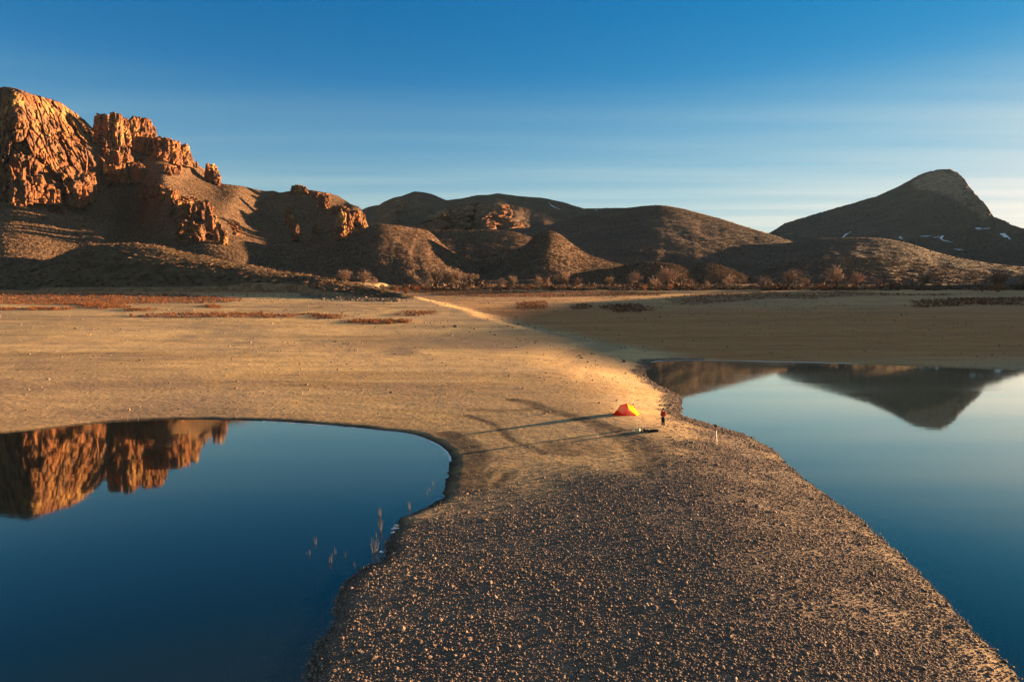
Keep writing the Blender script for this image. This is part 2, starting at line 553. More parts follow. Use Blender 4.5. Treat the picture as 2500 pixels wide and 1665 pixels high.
def fabric(name, col, tcol, tr=0.45):
    n = NT(name)
    w = n.noise(6.0, 3, 0.6, n.coord(world=False))
    cc = n.mix(n.ramp(w, [(0.3, 0.18), (0.7, 0.0)]), col, tuple(x * 0.7 for x in col))
    d = n.new('ShaderNodeBsdfDiffuse'); n.put(d.inputs[0], cc)
    t = n.new('ShaderNodeBsdfTranslucent'); n.put(t.inputs[0], tcol)
    nb = n.bump(w, 0.5, 0.03); n.put(d.inputs['Normal'], nb); n.put(t.inputs['Normal'], nb)
    mx = n.new('ShaderNodeMixShader'); mx.inputs[0].default_value = tr
    n.t.links.new(d.outputs[0], mx.inputs[1]); n.t.links.new(t.outputs[0], mx.inputs[2])
    n.t.links.new(mx.outputs[0], n.out.inputs['Surface'])
    M[name] = n.m
fabric('tent_shade_red', (0.72, 0.045, 0.012), (0.95, 0.06, 0.01))  # one orange fabric; shade and sun on it put into the panel colours
fabric('tent_sunlit_yellow', (0.85, 0.36, 0.02), (0.9, 0.2, 0.02), 0.3)
fabric('tent_orange', (0.85, 0.12, 0.015), (0.95, 0.14, 0.01))

n = NT('water')
wv = n.noise(1.0, 3, 0.5, n.coord((0.35, 0.9, 1)))
wr = n.ramp(n.noise(1.0, 4, 0.55, n.coord((0.012, 0.06, 1)), 0.5), [(0.48, 0.0), (0.66, 1.0)])
wb = n.bump(wv, 0.045, 0.04)
fr = n.new('ShaderNodeFresnel'); fr.inputs['IOR'].default_value = 1.33; n.put(fr.inputs['Normal'], wb)
df = n.new('ShaderNodeBsdfDiffuse'); n.put(df.inputs[0], (0.0030, 0.0070, 0.0085))
gl_ = n.new('ShaderNodeBsdfAnisotropic'); n.put(gl_.inputs['Color'], (1.0, 0.97, 0.84)); n.put(gl_.inputs['Roughness'], n.math('ADD', n.math('MULTIPLY', wr, 0.035), 0.03)); n.put(gl_.inputs['Normal'], wb)
mx = n.new('ShaderNodeMixShader'); n.put(mx.inputs[0], n.math('MINIMUM', n.math('MULTIPLY', fr.outputs[0], 1.65), 0.97))
tp = n.new('ShaderNodeBsdfTransparent'); n.put(tp.inputs[0], (0.55, 0.62, 0.56))
m0 = n.new('ShaderNodeMixShader'); n.put(m0.inputs[0], n.attr('shallow')); n.t.links.new(df.outputs[0], m0.inputs[1]); n.t.links.new(tp.outputs[0], m0.inputs[2])
n.t.links.new(m0.outputs[0], mx.inputs[1]); n.t.links.new(gl_.outputs[0], mx.inputs[2]); n.t.links.new(mx.outputs[0], n.out.inputs['Surface'])
M['water'] = n.m

# ================================================================== ground and water
LEFT_PX = [(-600,1046),(-300,1028),(-120,1016),(0,1059-0),(106,1048),(265,1032),(425,1025),(552,1026),(690,1031),(828,1041),(917,1050),(988,1058),
           (1032,1070),(1070,1088),(1093,1109),(1098,1127),(1093,1152),(1083,1188),(1072,1213),(1044,1234),(1006,1251),(975,1264),(968,1280),
           (960,1305),(940,1331),(930,1364),(917,1374),(896,1382),(866,1405),(845,1428),(831,1445),(821,1488),(804,1532),(783,1562),(763,1593),(750,1640),(742,1680)]
LEFT_PX[0:3] = [(-700,1150),(-400,1100),(-150,1074)]
RIGHT_PX = [(2900,925),(2500,903),(2300,895),(2100,888),(2000,885),(1900,883),(1800,880.5),(1700,879.5),(1620,880.5),(1588,885),(1586,898),(1574,911),(1591,932),(1614,944),
            (1639,955),(1658,966),(1662,980),(1664,1006),(1670,1016),(1708,1027),(1746,1039),(1777,1048),(1812,1059),(1850,1074),(1884,1096),(1934,1143),(1988,1189),
            (2042,1230),(2105,1270),(2172,1324),(2240,1387),(2284,1437),(2343,1495),(2388,1549),(2428,1594),(2482,1652),(2540,1720)]
LP = smooth_poly(at_plane([p[0] for p in LEFT_PX], [p[1] for p in LEFT_PX])[:, :2], 5)
RP = smooth_poly(at_plane([p[0] for p in RIGHT_PX], [p[1] for p in RIGHT_PX])[:, :2], 5)
LPOLY = np.vstack([LP, [(-8.6, 16), (-12, 6), (-20, -14), (-45, -50), (-120, -90), (-320, -110), (-420, -20), (-260, 48)]])
RPOLY = np.vstack([RP, [(22, 16), (30, 4), (48, -18), (110, -60), (320, -90), (560, 30), (520, 170), (330, 172)]])

ZL = np.array([(-500,1.1),(62,1.1),(80,1.25),(100,1.75),(143,3.0),(217,6.3),(300,11.3),(400,18.0),(520,25.5),(700,35),(1200,55),(6000,60)])
ZR = np.array([(-500,1.1),(120,0.9),(150,1.0),(200,2.9),(300,8.2),(400,14.0),(500,20.0),(700,33),(1200,55),(6000,60)])
CX_ = np.array([(-500,34),(120,34),(143,28),(165,18),(217,-1),(332,-39),(400,-70),(480,-95),(900,-130),(6000,-130)])

_tx, _ty = np.arange(-440, 601, 2.0), np.arange(-130, 203, 2.0)
_TX, _TY = np.meshgrid(_tx, _ty)
_TAB = [sdist(_TX, _TY, LPOLY), sdist(_TX, _TY, RPOLY)]
def water_dist(x, y):
    """signed distances to the two shores: table away from the shore, exact near it"""
    u = np.clip((x + 440) / 2.0, 0, len(_tx) - 1.001); v = np.clip((y + 130) / 2.0, 0, len(_ty) - 1.001)
    iu, iv = u.astype(int), v.astype(int); fu, fv = u - iu, v - iv
    far = np.hypot(np.maximum(np.maximum(-440 - x, x - 600), 0), np.maximum(np.maximum(-130 - y, y - 201), 0))
    res = []
    for T, poly in zip(_TAB, (LPOLY, RPOLY)):
        d = (T[iv, iu] * (1 - fu) + T[iv, iu + 1] * fu) * (1 - fv) + (T[iv + 1, iu] * (1 - fu) + T[iv + 1, iu + 1] * fu) * fv
        d = d + far
        m = np.abs(d) < 2.6
        if m.any():
            d[m] = sdist(x[m], y[m], poly)
        res.append(d)
    return res

def ground_z(x, y, detail=True):
    x = np.asarray(x, float); y = np.asarray(y, float)
    wob = 0.0
    if detail:
        wob = 0.32 * fbm(x / 4.5, y / 4.5, 0.3, 3, 91) + 0.16 * perlin(x / 1.1, y / 1.1, 0.7, 92)
    dl, dr = [q + wob for q in water_dist(x, y)]
    d = np.minimum(dl, dr)
    w = sstep(10, -10, x - np.interp(y, CX_[:, 0], CX_[:, 1]) + 4 * perlin(x / 30, y / 30, 1.5, 33))
    zb = w * np.interp(y, ZL[:, 0], ZL[:, 1]) + (1 - w) * np.interp(y, ZR[:, 0], ZR[:, 1])
    near = sstep(80, 60, y)
    zb = zb + near * 0.22 * np.exp(-((dr - 11.0) / 10.0) ** 2)
    if detail:
        zb = zb + 0.08 * fbm(x / 7, y / 7, 0.0, 3, 5) * sstep(1, 6, d) + 0.55 * fbm(x / 50, y / 26, 0.5, 4, 6) * sstep(18, 90, d)
        zb = zb + 0.05 * perlin(x / 14, y / 2.2, 0.2, 8) * sstep(6, 30, d)
    al, ar = 0.052 * np.maximum(dl, 0) + 0.10 * sstep(0.0, 1.0, dl), 0.13 * np.maximum(dr, 0)
    sm_ = np.minimum(al, ar)
    a = sm_ - np.log(np.exp(-5 * (al - sm_)) + np.exp(-5 * (ar - sm_))) / 5
    k = 3.0
    m = np.minimum(a, zb)
    z = m - np.log(np.exp(-k * (a - m)) + np.exp(-k * (zb - m))) / k
    return np.where(d > 0, np.maximum(z, 0.0) + 0.03 * np.minimum(d, 1), np.maximum(d * 0.3, -2.5)), dl, dr

def zg(x, y):
    return float(ground_z(np.array([x]), np.array([y]))[0][0])

def hit_many(px, py):
    """where the sight line of each pixel meets the lakebed"""
    px = np.asarray(px, float); py = np.asarray(py, float)
    d = ray(px, py)
    sx, sz = d[:, 0] / d[:, 1], d[:, 2] / d[:, 1]
    ys = np.concatenate([np.arange(14, 120, 1.5), np.arange(120, 640, 5.0)])
    X = sx[:, None] * ys; Z = CAM_H + sz[:, None] * ys
    Y = np.broadcast_to(ys, X.shape)
    g = np.maximum(ground_z(X.ravel(), Y.ravel())[0].reshape(X.shape), 0)
    below = Z < g
    ok = below.any(1)
    k = below.argmax(1)
    lo, hi = ys[np.maximum(k - 1, 0)].copy(), ys[k].copy()
    for _ in range(12):
        mid = (lo + hi) / 2
        b_ = CAM_H + sz * mid < np.maximum(ground_z(sx * mid, mid)[0], 0)
        hi = np.where(b_, mid, hi); lo = np.where(b_, lo, mid)
    out = np.stack([sx * hi, hi, np.maximum(ground_z(sx * hi, hi)[0], 0)], -1)
    out[~ok] = np.nan
    return out

def hit(px, py):
    return hit_many([px], [py])[0]

def px_poly(pts):
    """photograph outline -> outline on the ground (x, y)"""
    h = hit_many([p[0] for p in pts], [p[1] for p in pts])
    return h[~np.isnan(h[:, 0])][:, :2]

def axis(parts):
    a = np.concatenate([np.arange(s, e, st) for s, e, st in parts] + [[parts[-1][1]]])
    return a

GX = axis([(-4200,-400,190),(-400,-150,6),(-150,-60,0.9),(-60,-25,0.5),(-25,40,0.33),(40,80,0.6),(80,200,1.5),(200,520,6),(520,4200,230)])
GY = axis([(-1500,-60,120),(-60,-10,8),(-10,18,1),(18,90,0.33),(90,150,0.5),(150,300,1.0),(300,520,2.0),(520,900,10),(900,5000,300)])
gx, gy = np.meshgrid(GX, GY)
gz, gdl, gdr = ground_z(gx.ravel(), gy.ravel())
gz, gdl, gdr = [a.reshape(gx.shape) for a in (gz, gdl, gdr)]
fx, fy = gx.ravel(), gy.ravel()
wn = fbm(gx / 5, gy / 5, 0.0, 4, 21)

GRAVEL_PX = [(890,1364),(915,1325),(950,1285),(1000,1262),(1050,1252),(1130,1243),(1200,1232),(1290,1205),(1360,1172),(1450,1162),(1540,1160),(1610,1142),(1660,1105),(1690,1072),(1700,1045),(1690,1022),
             (1760,1030),(1900,1080),(2100,1240),(2350,1470),(2650,1760)]
GRAVEL_W = np.vstack([px_poly(GRAVEL_PX), [(30, 5), (50, -40), (-50, -60), (-25, 0), (-18, 18), (-15, 26), (-11, 33)]])
PATCH_W = px_poly([(925,858),(950,850),(985,848),(1020,856),(1025,866),(990,872),(950,870)])
LEFTG_W = px_poly([(-300,905),(0,905),(200,895),(420,905),(560,965),(560,1012),(300,1034),(0,1055),(-300,1085)])
def gravel_mask(x, y, dl, dr):
    nz = fbm(x / 6, y / 6, 0.0, 4, 21)
    g = sstep(-5.0, 4.0, -sdist(x, y, GRAVEL_W) + 5.5 * nz)
    strip = sstep(3.2, 0.8, dr + 2.0 * nz) * (y > 60) * (y < 150) * (x < 40)
    p = 0.75 * sstep(-1.5, 2.5, -sdist(x, y, PATCH_W) + 2.5 * nz)
    l = 0.42 * sstep(-5, 5, -sdist(x, y, LEFTG_W) + 7 * nz)
    return np.clip(np.maximum.reduce([g, 0.75 * strip, p, l]), 0, 1)
g_gravel = gravel_mask(gx, gy, gdl, gdr)

TRACKS = [([(1252,976),(1290,983),(1314,993),(1338,1002),(1385,1014),(1445,1030),(1492,1045),(1540,1064),(1576,1088),(1597,1114),(1595,1133),(1576,1147)], 1.0, 0.9),
          ([(1445,1040),(1504,1071),(1535,1093),(1557,1116),(1550,1140)], 0.55, 0.6),
          ([(1138,1014),(1195,1033),(1226,1052),(1238,1066),(1266,1083),(1302,1095),(1328,1107)], 0.45, 0.95),
          ([(1090,1058),(1136,1085),(1159,1107),(1157,1131),(1147,1164),(1143,1197)], 1.1, 0.8),
          ([(1110,1056),(1150,1078),(1175,1107),(1172,1135)], 0.4, 0.6),
          ([(1243,1154),(1224,1171),(1207,1188)], 0.4, 0.8),
          ([(1200,1145),(1186,1164),(1176,1188)], 0.4, 0.7),
          ([(1350,1085),(1373,1104),(1404,1106)], 1.1, 0.6),
          ([(1150,1000),(1230,1003),(1290,1000)], 0.9, 0.45),
          ([(1400,1075),(1440,1095),(1470,1110)], 1.0, 0.4)]
g_track = np.zeros(gx.shape)
selr = np.nonzero((GY > 35) & (GY < 95))[0]; selc = np.nonzero((GX > -25) & (GX < 40))[0]
sub = np.ix_(selr, selc)
_th = hit_many([q[0] for tr in TRACKS for q in tr[0]], [q[1] for tr in TRACKS for q in tr[0]])
_ti = 0
for pts, wd, st in TRACKS:
    h = _th[_ti:_ti + len(pts)]; _ti += len(pts)
    cv = smooth_poly(h[:, :2], 4)
    dd = seg_dist(gx[sub], gy[sub], cv, False)
    prof = np.minimum(1, 1.25 * st) * sstep(wd * 1.35, wd * 0.5, dd + 0.25 * wn[sub])
    g_track[sub] = np.maximum(g_track[sub], prof)
gz = gz - 0.012 * g_track

RED_PX = [[(-200,712),(0,716),(150,717),(300,718),(440,719),(540,724),(598,735),(520,740),(400,741),(250,742),(120,745),(0,742),(-200,746)],
          [(150,742),(250,740),(300,745),(310,751),(250,754)], [(320,753),(365,753),(366,759),(320,760)], [(70,751),(160,752),(165,757),(75,758)], [(0,752),(55,752),(50,757),(0,758)],
          [(500,745),(540,746),(535,752),(505,752)], [(745,765),(800,768),(845,775),(820,778),(770,773)], [(850,782),(900,780),(980,783),(1005,787),(930,791),(870,790)],
          [(960,768),(1000,760),(1050,759),(1065,765),(1010,771)], [(300,770),(450,765),(620,764),(720,768),(730,774),(600,776),(400,776)],
          [(1460,750),(1500,744),(1560,742),(1580,750),(1575,760),(1520,763),(1490,757)],
          [(1000,712),(1100,708),(1300,712),(1500,712),(1640,716),(1600,722),(1400,725),(1200,726),(1080,722)],
          [(1640,725),(1700,718),(1850,712),(1960,716),(2050,712),(2200,717),(2350,718),(2300,722),(2100,722),(1980,730),(1900,728),(1800,735),(1700,745),(1640,742)],
          [(1260,740),(1330,735),(1330,752),(1270,758)], [(1400,745),(1440,742),(1440,755),(1400,756)], [(2230,735),(2350,728),(2500,726),(2500,745),(2350,745),(2240,752)]]
def px_polys(polys):
    allp = [q for p in polys for q in p]
    h = hit_many([q[0] for q in allp], [q[1] for q in allp])
    out, i = [], 0
    for p in polys:
        s_ = h[i:i + len(p)]; i += len(p)
        out.append(s_[~np.isnan(s_[:, 0])][:, :2])
    return out
RED_W = px_polys(RED_PX)
g_red = np.zeros(gx.shape)
selr = np.nonzero((GY > 150) & (GY < 520))[0]; selc = np.nonzero((GX > -420) & (GX < 420))[0]
sub = np.ix_(selr, selc)
for k, p in enumerate(RED_W):
    g_red[sub] = np.maximum(g_red[sub], (0.9 if k not in (9, 13, 14) else 0.5) * sstep(-4, 4, -sdist(gx[sub], gy[sub], p) + 9 * wn[sub]))
g_shade_brown = 0.9 * sstep(345, 368, gy + 8 * wn) * sstep(-95, -125, gx + 8 * wn)  # reddened mostly where hill and mound shade the ground, offsetting blue sky light
g_shade_brown = np.maximum(g_shade_brown, (1 - 0.55 * sstep(270, 330, gy)) * sstep(2, 16, gx - np.interp(gy, CX_[:, 0], CX_[:, 1])) * sstep(120, 145, gy) * (0.75 + 0.25 * wn))
g_wet = np.maximum(sstep(1.1, 0.15, gdl + 0.5 * wn), 0.8 * sstep(0.5, 0.1, gdr))

g_band = sstep(-0.08, 0.28, fbm(gz * 1.5, gx / 90, gy / 60, 4, 151)) * sstep(2, 8, np.minimum(gdl, gdr)) * 0.85
g_band = np.clip(np.maximum(g_band, 0.75 * sstep(9, 2, gdl + 2.5 * wn) + 0.55 * sstep(30, 8, gdl + 6 * wn) * sstep(-0.1, 0.3, fbm(gz * 5, gx / 60, gy / 40, 3, 152))), 0, 1)
g_band = np.maximum(g_band, 0.75 * sstep(62, 50, gy + 6 * wn))
g_band = np.maximum(g_band, (0.62 + 0.25 * wn) * sstep(98, 72, gy + 10 * wn) * sstep(-40, -18, gx + 8 * wn) * sstep(3, 9, gdr + 6 * wn))
g_band = np.maximum(g_band, np.clip(0.9 * (0.5 + 0.5 * np.sin(gdl * 1.7 + 3.0 * wn)), 0, 1) * sstep(24, 7, gdl) * sstep(-28, -12, gx) * (gdl > 0.5))
me = mesh_np('lakebed', np.stack([gx, gy, gz], -1), grid_quads(*gx.shape), attrs={'gravel': g_gravel, 'track': g_track, 'red': g_red, 'shade_brown': g_shade_brown, 'band': g_band, 'wet': g_wet})
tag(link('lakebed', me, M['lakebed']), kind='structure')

def water_sheet(xparts, yparts):
    """flat water surface; 'shallow' tells how much of the bed shows through"""
    X, Y = np.meshgrid(axis(xparts), axis(yparts))
    dl, dr = [q.reshape(X.shape) for q in water_dist(X.ravel(), Y.ravel())]
    depth = np.maximum(-np.minimum(dl, dr), 0) * 0.3
    me = mesh_np('water', np.stack([X, Y, 0 * X], -1), grid_quads(*X.shape), attrs={'shallow': 0.9 * np.exp(-depth / 0.32)})
    return tag(link('water', me, M['water']), kind='structure')
water_sheet([(-1500,-100,100),(-100,-30,5),(-30,5,0.5)], [(-400,-20,40),(-20,14,4),(14,90,0.5),(90,110,4)])
water_sheet([(5,45,0.5),(45,110,5),(110,900,80)], [(-300,-20,40),(-20,14,4),(14,110,0.5),(110,160,2),(160,190,10)])

# ================================================================== hills
def tps_fit(P):
    P = np.asarray(P, float)
    X = P[:, :2] / 100.0
    r2 = ((X[:, None] - X[None]) ** 2).sum(-1)
    K = np.where(r2 > 0, 0.5 * r2 * np.log(r2 + 1e-12), 0)
    n = len(P)
    A = np.zeros((n + 3, n + 3))
    A[:n, :n] = K + np.eye(n) * 0.02
    A[:n, n] = 1; A[:n, n + 1:] = X; A[n, :n] = 1; A[n + 1:, :n] = X.T
    w = np.linalg.solve(A, np.concatenate([P[:, 2], np.zeros(3)]))
    def f(px, py):
        q = np.stack([np.asarray(px, float), np.asarray(py, float)], -1) / 100.0
        s = q.shape[:-1]; q = q.reshape(-1, 2)
        r2 = ((q[:, None] - X[None]) ** 2).sum(-1)
        v = np.where(r2 > 0, 0.5 * r2 * np.log(r2 + 1e-12), 0) @ w[:n] + w[n] + q @ w[n + 1:]
        return v.reshape(s)
    return f

def smooth1(a, s):
    if s <= 0: return a
    k = np.exp(-0.5 * (np.arange(-3 * s, 3 * s + 1) / s) ** 2); k /= k.sum()
    return np.convolve(np.pad(a, 3 * s, mode='edge'), k, 'valid')

def mask_polys(PX, PY, polys, soft=6.0, warp=10.0, seed=3):
    wx = warp * fbm(PX / 28, PY / 28, 0.0, 4, seed); wy = warp * fbm(PX / 28, PY / 28, 7.7, 4, seed)
    m = np.zeros(PX.shape)
    for p in polys:
        m = np.maximum(m, sstep(-soft, soft, -sdist(PX + wx, PY + wy, p)))
    return m

SURF = {}        # name -> final vertex grid, for planting bushes

def finish_hill(name, V, rock, mat, drop=(120, 40), kind='structure'):
    """adds the far side behind the ridge, then builds the mesh"""
    top = V[-1]
    b1 = top + np.array([0, drop[0] * 0.5, -drop[1]])
    b2 = top + np.array([0, drop[0] * 2.0, 0]); b2[:, 2] = np.minimum(top[:, 2] - drop[1] * 3, 10)
    VV = np.concatenate([V, b1[None], b2[None]])
    rk = np.concatenate([rock, rock[-1:], rock[-1:] * 0])
    me = mesh_np(name, VV, grid_quads(*VV.shape[:2]), attrs={'rock': rk})
    SURF.setdefault(name, []).append((V, rock))
    return tag(link(name, me, mat), kind=kind)

def hill(name, ridge, foot, u0, u1, mat, nu=220, nv=70, p=1.6, gully=0.12, gl=90.0, rough=(2.5, 22.0, 0.5, 5.0), seed=1, sm=4, rocks=None, relief=0.0, drop=(150, 40), mod=None, jag=0.0):
    u = np.linspace(u0, u1, nu)
    R = np.array(ridge, float); Fo = np.array(foot, float)
    s = sm
    rpy, rD = smooth1(np.interp(u, R[:, 0], R[:, 1]), s), smooth1(np.interp(u, R[:, 0], R[:, 2]), max(s * 3, 6))
    if jag:
        rpy = rpy + jag * fbm(u / 14, 0 * u, 0.0, 4, seed + 70, 0.65)
    fpy, fD = np.interp(u, Fo[:, 0], Fo[:, 1]), np.interp(u, Fo[:, 0], Fo[:, 2])
    rpy = np.minimum(rpy, fpy - 0.5)
    t = np.linspace(0, 1, nv)[:, None]
    PX = np.repeat(u[None], nv, 0)
    PY = fpy + (rpy - fpy) * t
    D = fD + (rD - fD) * t ** p
    wx = (PX - CX) / F_PX * np.median(rD)
    wx = wx + gl * 0.35 * perlin(wx / gl, t * 1.3 + wx * 0, 5.0, seed + 45)
    g = fbm(wx / gl, t * 0.35 + wx * 0, 0.0, 4, seed + 40) + 0.45 * fbm(wx / (gl * 0.3), t * 0.6 + wx * 0, 3.0, 3, seed + 50)
    env = np.clip(4 * t * (1.02 - t), 0, 1)
    D = D + (rD - fD) * 0.55 * gully * g * env
    if mod is not None:
        D = D + mod(PX, PY, t)
    V = at_depth(PX, PY, D)
    rock = np.zeros(PX.shape)
    if rocks:
        rock = mask_polys(PX, PY, rocks, 4.0, 8.0, seed + 9)
    fade = 1 - 0.75 * t ** 6
    V[..., 2] += fade * (rough[0] * fbm(V[..., 0] / rough[1], V[..., 1] / rough[1], 0.0, 4, seed) + rough[2] * fbm(V[..., 0] / rough[3], V[..., 1] / rough[3], 1.0, 3, seed + 5))
    if relief:
        x, y, z = V[..., 0] / relief, V[..., 1] / relief, V[..., 2] / relief
        r = fbm(x, y, z * 0.45, 5, seed + 20, 0.55, True)
        r = r + 1.1 * (cells(x * 1.1, y * 1.1, z * 0.7, seed + 21)[0] - 0.5) + 0.6 * (cells(x * 2.9, y * 2.9, z * 2, seed + 22)[0] - 0.5)
        V[..., 0] += rock * fade * relief * 0.30 * r
        V[..., 1] -= rock * fade * relief * 0.42 * r
    return finish_hill(name, V, rock, mat, drop)

# --- the far peak on the right
hill('mountain', [(1500,655,2700),(1800,600,2900),(1878,569,3000),(1917,545,3000),(2006,517.6,3000),(2087,495,3000),(2142,478.5,3000),(2189,458,3000),(2216,443,3000),(2243,427.6,3000),(2271,418,3000),
     (2298,414,3000),(2321,414,2980),(2339,422,2940),(2356,439,2780),(2369,460,2600),(2383,478,2400),(2396,490,2250),(2408,502,2120),(2417,519,2020),(2427,530,1960),(2451,538,1880),(2468,548,1820),(2498,558,1740),(2600,590,1600),(2900,650,1500)],
     [(1500,700,1500),(2300,700,1500),(2600,700,1250),(2900,700,1150)], 1500, 2900, M['slope'], 420, 130, 1.3, 0.035, 300, (7, 120, 2.5, 25), 60, 0,
     rocks=[[(2225,445),(2270,418),(2335,420),(2400,490),(2425,530),(2400,535),(2350,500),(2290,470),(2240,462)]], relief=26.0, drop=(500, 120), jag=3.0)
# --- dark flank at the right edge
hill('hill', [(2250,668,1500),(2330,645,1500),(2380,628,1500),(2447,597,1500),(2500,580,1500),(2650,545,1500),(2900,520,1500)],
     [(2250,705,900),(2900,705,900)], 2250, 2900, M['slope'], 130, 60, 1.5, 0.1, 120, seed=63)
# --- distant ridge with cliff band
hill('ridge', [(780,540,2000),(860,522,2000),(900,505,2000),(924,501,2000),(934,494,2000),(956,484,2000),(981,479,2000),(1012,467,2000),(1029,469,2000),(1056,475,2000),(1090,489,2020),(1131,484,2050),(1165,476.7,2080),
     (1192,475.7,2080),(1216,472,2080),(1260,478,2080),(1325,483.5,2100),(1376,494,2100),(1426,510,2100),(1477,508,2150),(1555,508,2150),(1620,525,2150),(1700,560,2150)],
     [(780,640,1150),(1700,640,1150)], 780, 1700, M['rock'], 420, 130, 1.25, 0.16, 170, (7, 60, 2, 12), 66, 1,
     rocks=[[(915,500),(960,482),(985,485),(975,510),(960,560),(900,560)], [(1062,520),(1090,505),(1130,500),(1155,488),(1180,500),(1235,500),(1245,515),(1240,540),(1290,552),(1220,560),(1100,560),(1010,560),(1040,530)]],
     relief=60.0, drop=(400, 90),
     mod=lambda PX, PY, t: np.interp(PX + 45 * fbm(PX / 40, PY / 40, 0.0, 4, 67), [900, 950, 1000, 1040, 1070, 1100, 1125, 1150, 1185, 1240, 1300, 1400, 1500, 1560], [0, -40, 20, 60, -30, 90, 0, 100, -110, -30, 30, 70, 20, 0]) * np.sin(np.pi * np.clip(t, 0, 1)) ** 1.2)
# --- dark rounded hill in the middle
hill('hill', [(1080,588,1300),(1150,570,1300),(1190,560,1320),(1300,556,1340),(1358,545,1360),(1443,522,1380),(1500,511,1400),(1555,505,1400),(1579,502,1400),(1613,500,1390),(1664,508,1370),(1700,518,1340),(1768,536,1280),
     (1836,559,1200),(1878,570,1150),(1931,589,1090),(2000,610,1020),(2150,650,900)],
     [(1080,690,760),(2150,690,760)], 1080, 2150, M['slope'], 260, 90, 1.7, 0.06, 150, (3, 45, 0.8, 7), 71)
hill('hill', [(900,600,1000),(950,577,1000),(1000,566,1000),(1042,562,1000),(1120,562,1000),(1190,562,1000),(1260,566,980),(1300,582,960),(1400,612,940),(1480,640,900)],
     [(900,690,700),(1480,690,700)], 900, 1480, M['slope'], 170, 70, 1.6, 0.15, 70, seed=73)
# --- knolls of the foothills
hill('knoll', [(560,690,661),(600,672,679),(667,644,696),(748,622,709),(820,601,713),(882,562,718),(908,550,722),(930,547,722),(951,548,726),(989,553,740),(1042,560,783),(1060,575,783),(1085,600,766),(1110,622,740),(1170,650,696)],
     [(560,704,557),(800,704,531),(1170,704,522)], 560, 1170, M['slope'], 260, 80, 1.5, 0.12, 60, (1.8, 18, 0.5, 4), 75, 3)
hill('knoll', [(1160,652,760),(1240,616,770),(1284,599,780),(1304,577,780),(1318,567,780),(1338,563,780),(1358,566,785),(1382,582,790),(1396,595,795),(1437,623,790),(1500,642,780),(1580,660,760)],
     [(1160,700,600),(1580,700,600)], 1160, 1580, M['slope'], 170, 70, 1.5, 0.12, 60, (1.5, 18, 0.5, 4), 77, 3)
hill('knoll', [(1620,680,900),(1700,658,980),(1734,643,1010),(1802,626,1040),(1870,605,1050),(1938,590,1050),(1982,583,1050),(2040,581,1050),(2124,580,1050),(2175,584,1030),(2230,597,1000),(2277,614,960),(2345,631,910),(2413,643,870),(2498,652,830),(2700,672,800),(2900,680,790)],
     [(1620,703,650),(2900,703,650)], 1620, 2900, M['slope'], 260, 80, 1.6, 0.12, 90, (2, 25, 0.6, 5), 79)
hill('knoll', [(1760,694,640),(1840,673,700),(1890,653,730),(1938,639,745),(2006,629,750),(2107,627,750),(2175,630,740),(2240,640,725),(2345,660,700),(2500,672,670),(2700,684,640),(2900,690,630)],
     [(1760,706,545),(2900,706,545)], 1760, 2900, M['slope'], 230, 70, 1.5, 0.14, 60, (1.4, 15, 0.5, 4), 81)
hill('knoll', [(1600,690,590),(1640,672,615),(1693,653,630),(1729,643,635),(1767,650,635),(1806,666,625),(1850,688,600)], [(1600,705,550),(1850,705,550)], 1600, 1850, M['slope'], 110, 50, 1.5, 0.1, 40, (0.8, 12, 0.4, 4), 83)
hill('knoll', [(1340,690,570),(1380,673,590),(1440,662,610),(1500,655,620),(1538,645,620),(1576,640,620),(1627,641,620),(1665,650,620),(1694,663,610),(1740,686,590)],
     [(1340,705,540),(1740,705,540)], 1340, 1740, M['slope'], 150, 55, 1.5, 0.1, 40, (0.8, 12, 0.4, 4), 85)
hill('plain', [(480,694,660),(560,676,740),(700,655,800),(850,646,810),(1000,640,810),(1100,637,810),(1200,641,810),(1300,650,790),(1420,640,780),(1500,646,760),(1600,662,720),(1800,672,660),(2000,676,640),(2200,682,620),(2500,690,600),(2900,694,600)],
     [(480,712,470),(900,712,475),(1500,710,500),(2900,711,495)], 480, 2900, M['slope'], 420, 70, 1.15, 0.12, 45, (0.9, 14, 0.35, 3.5), 87)

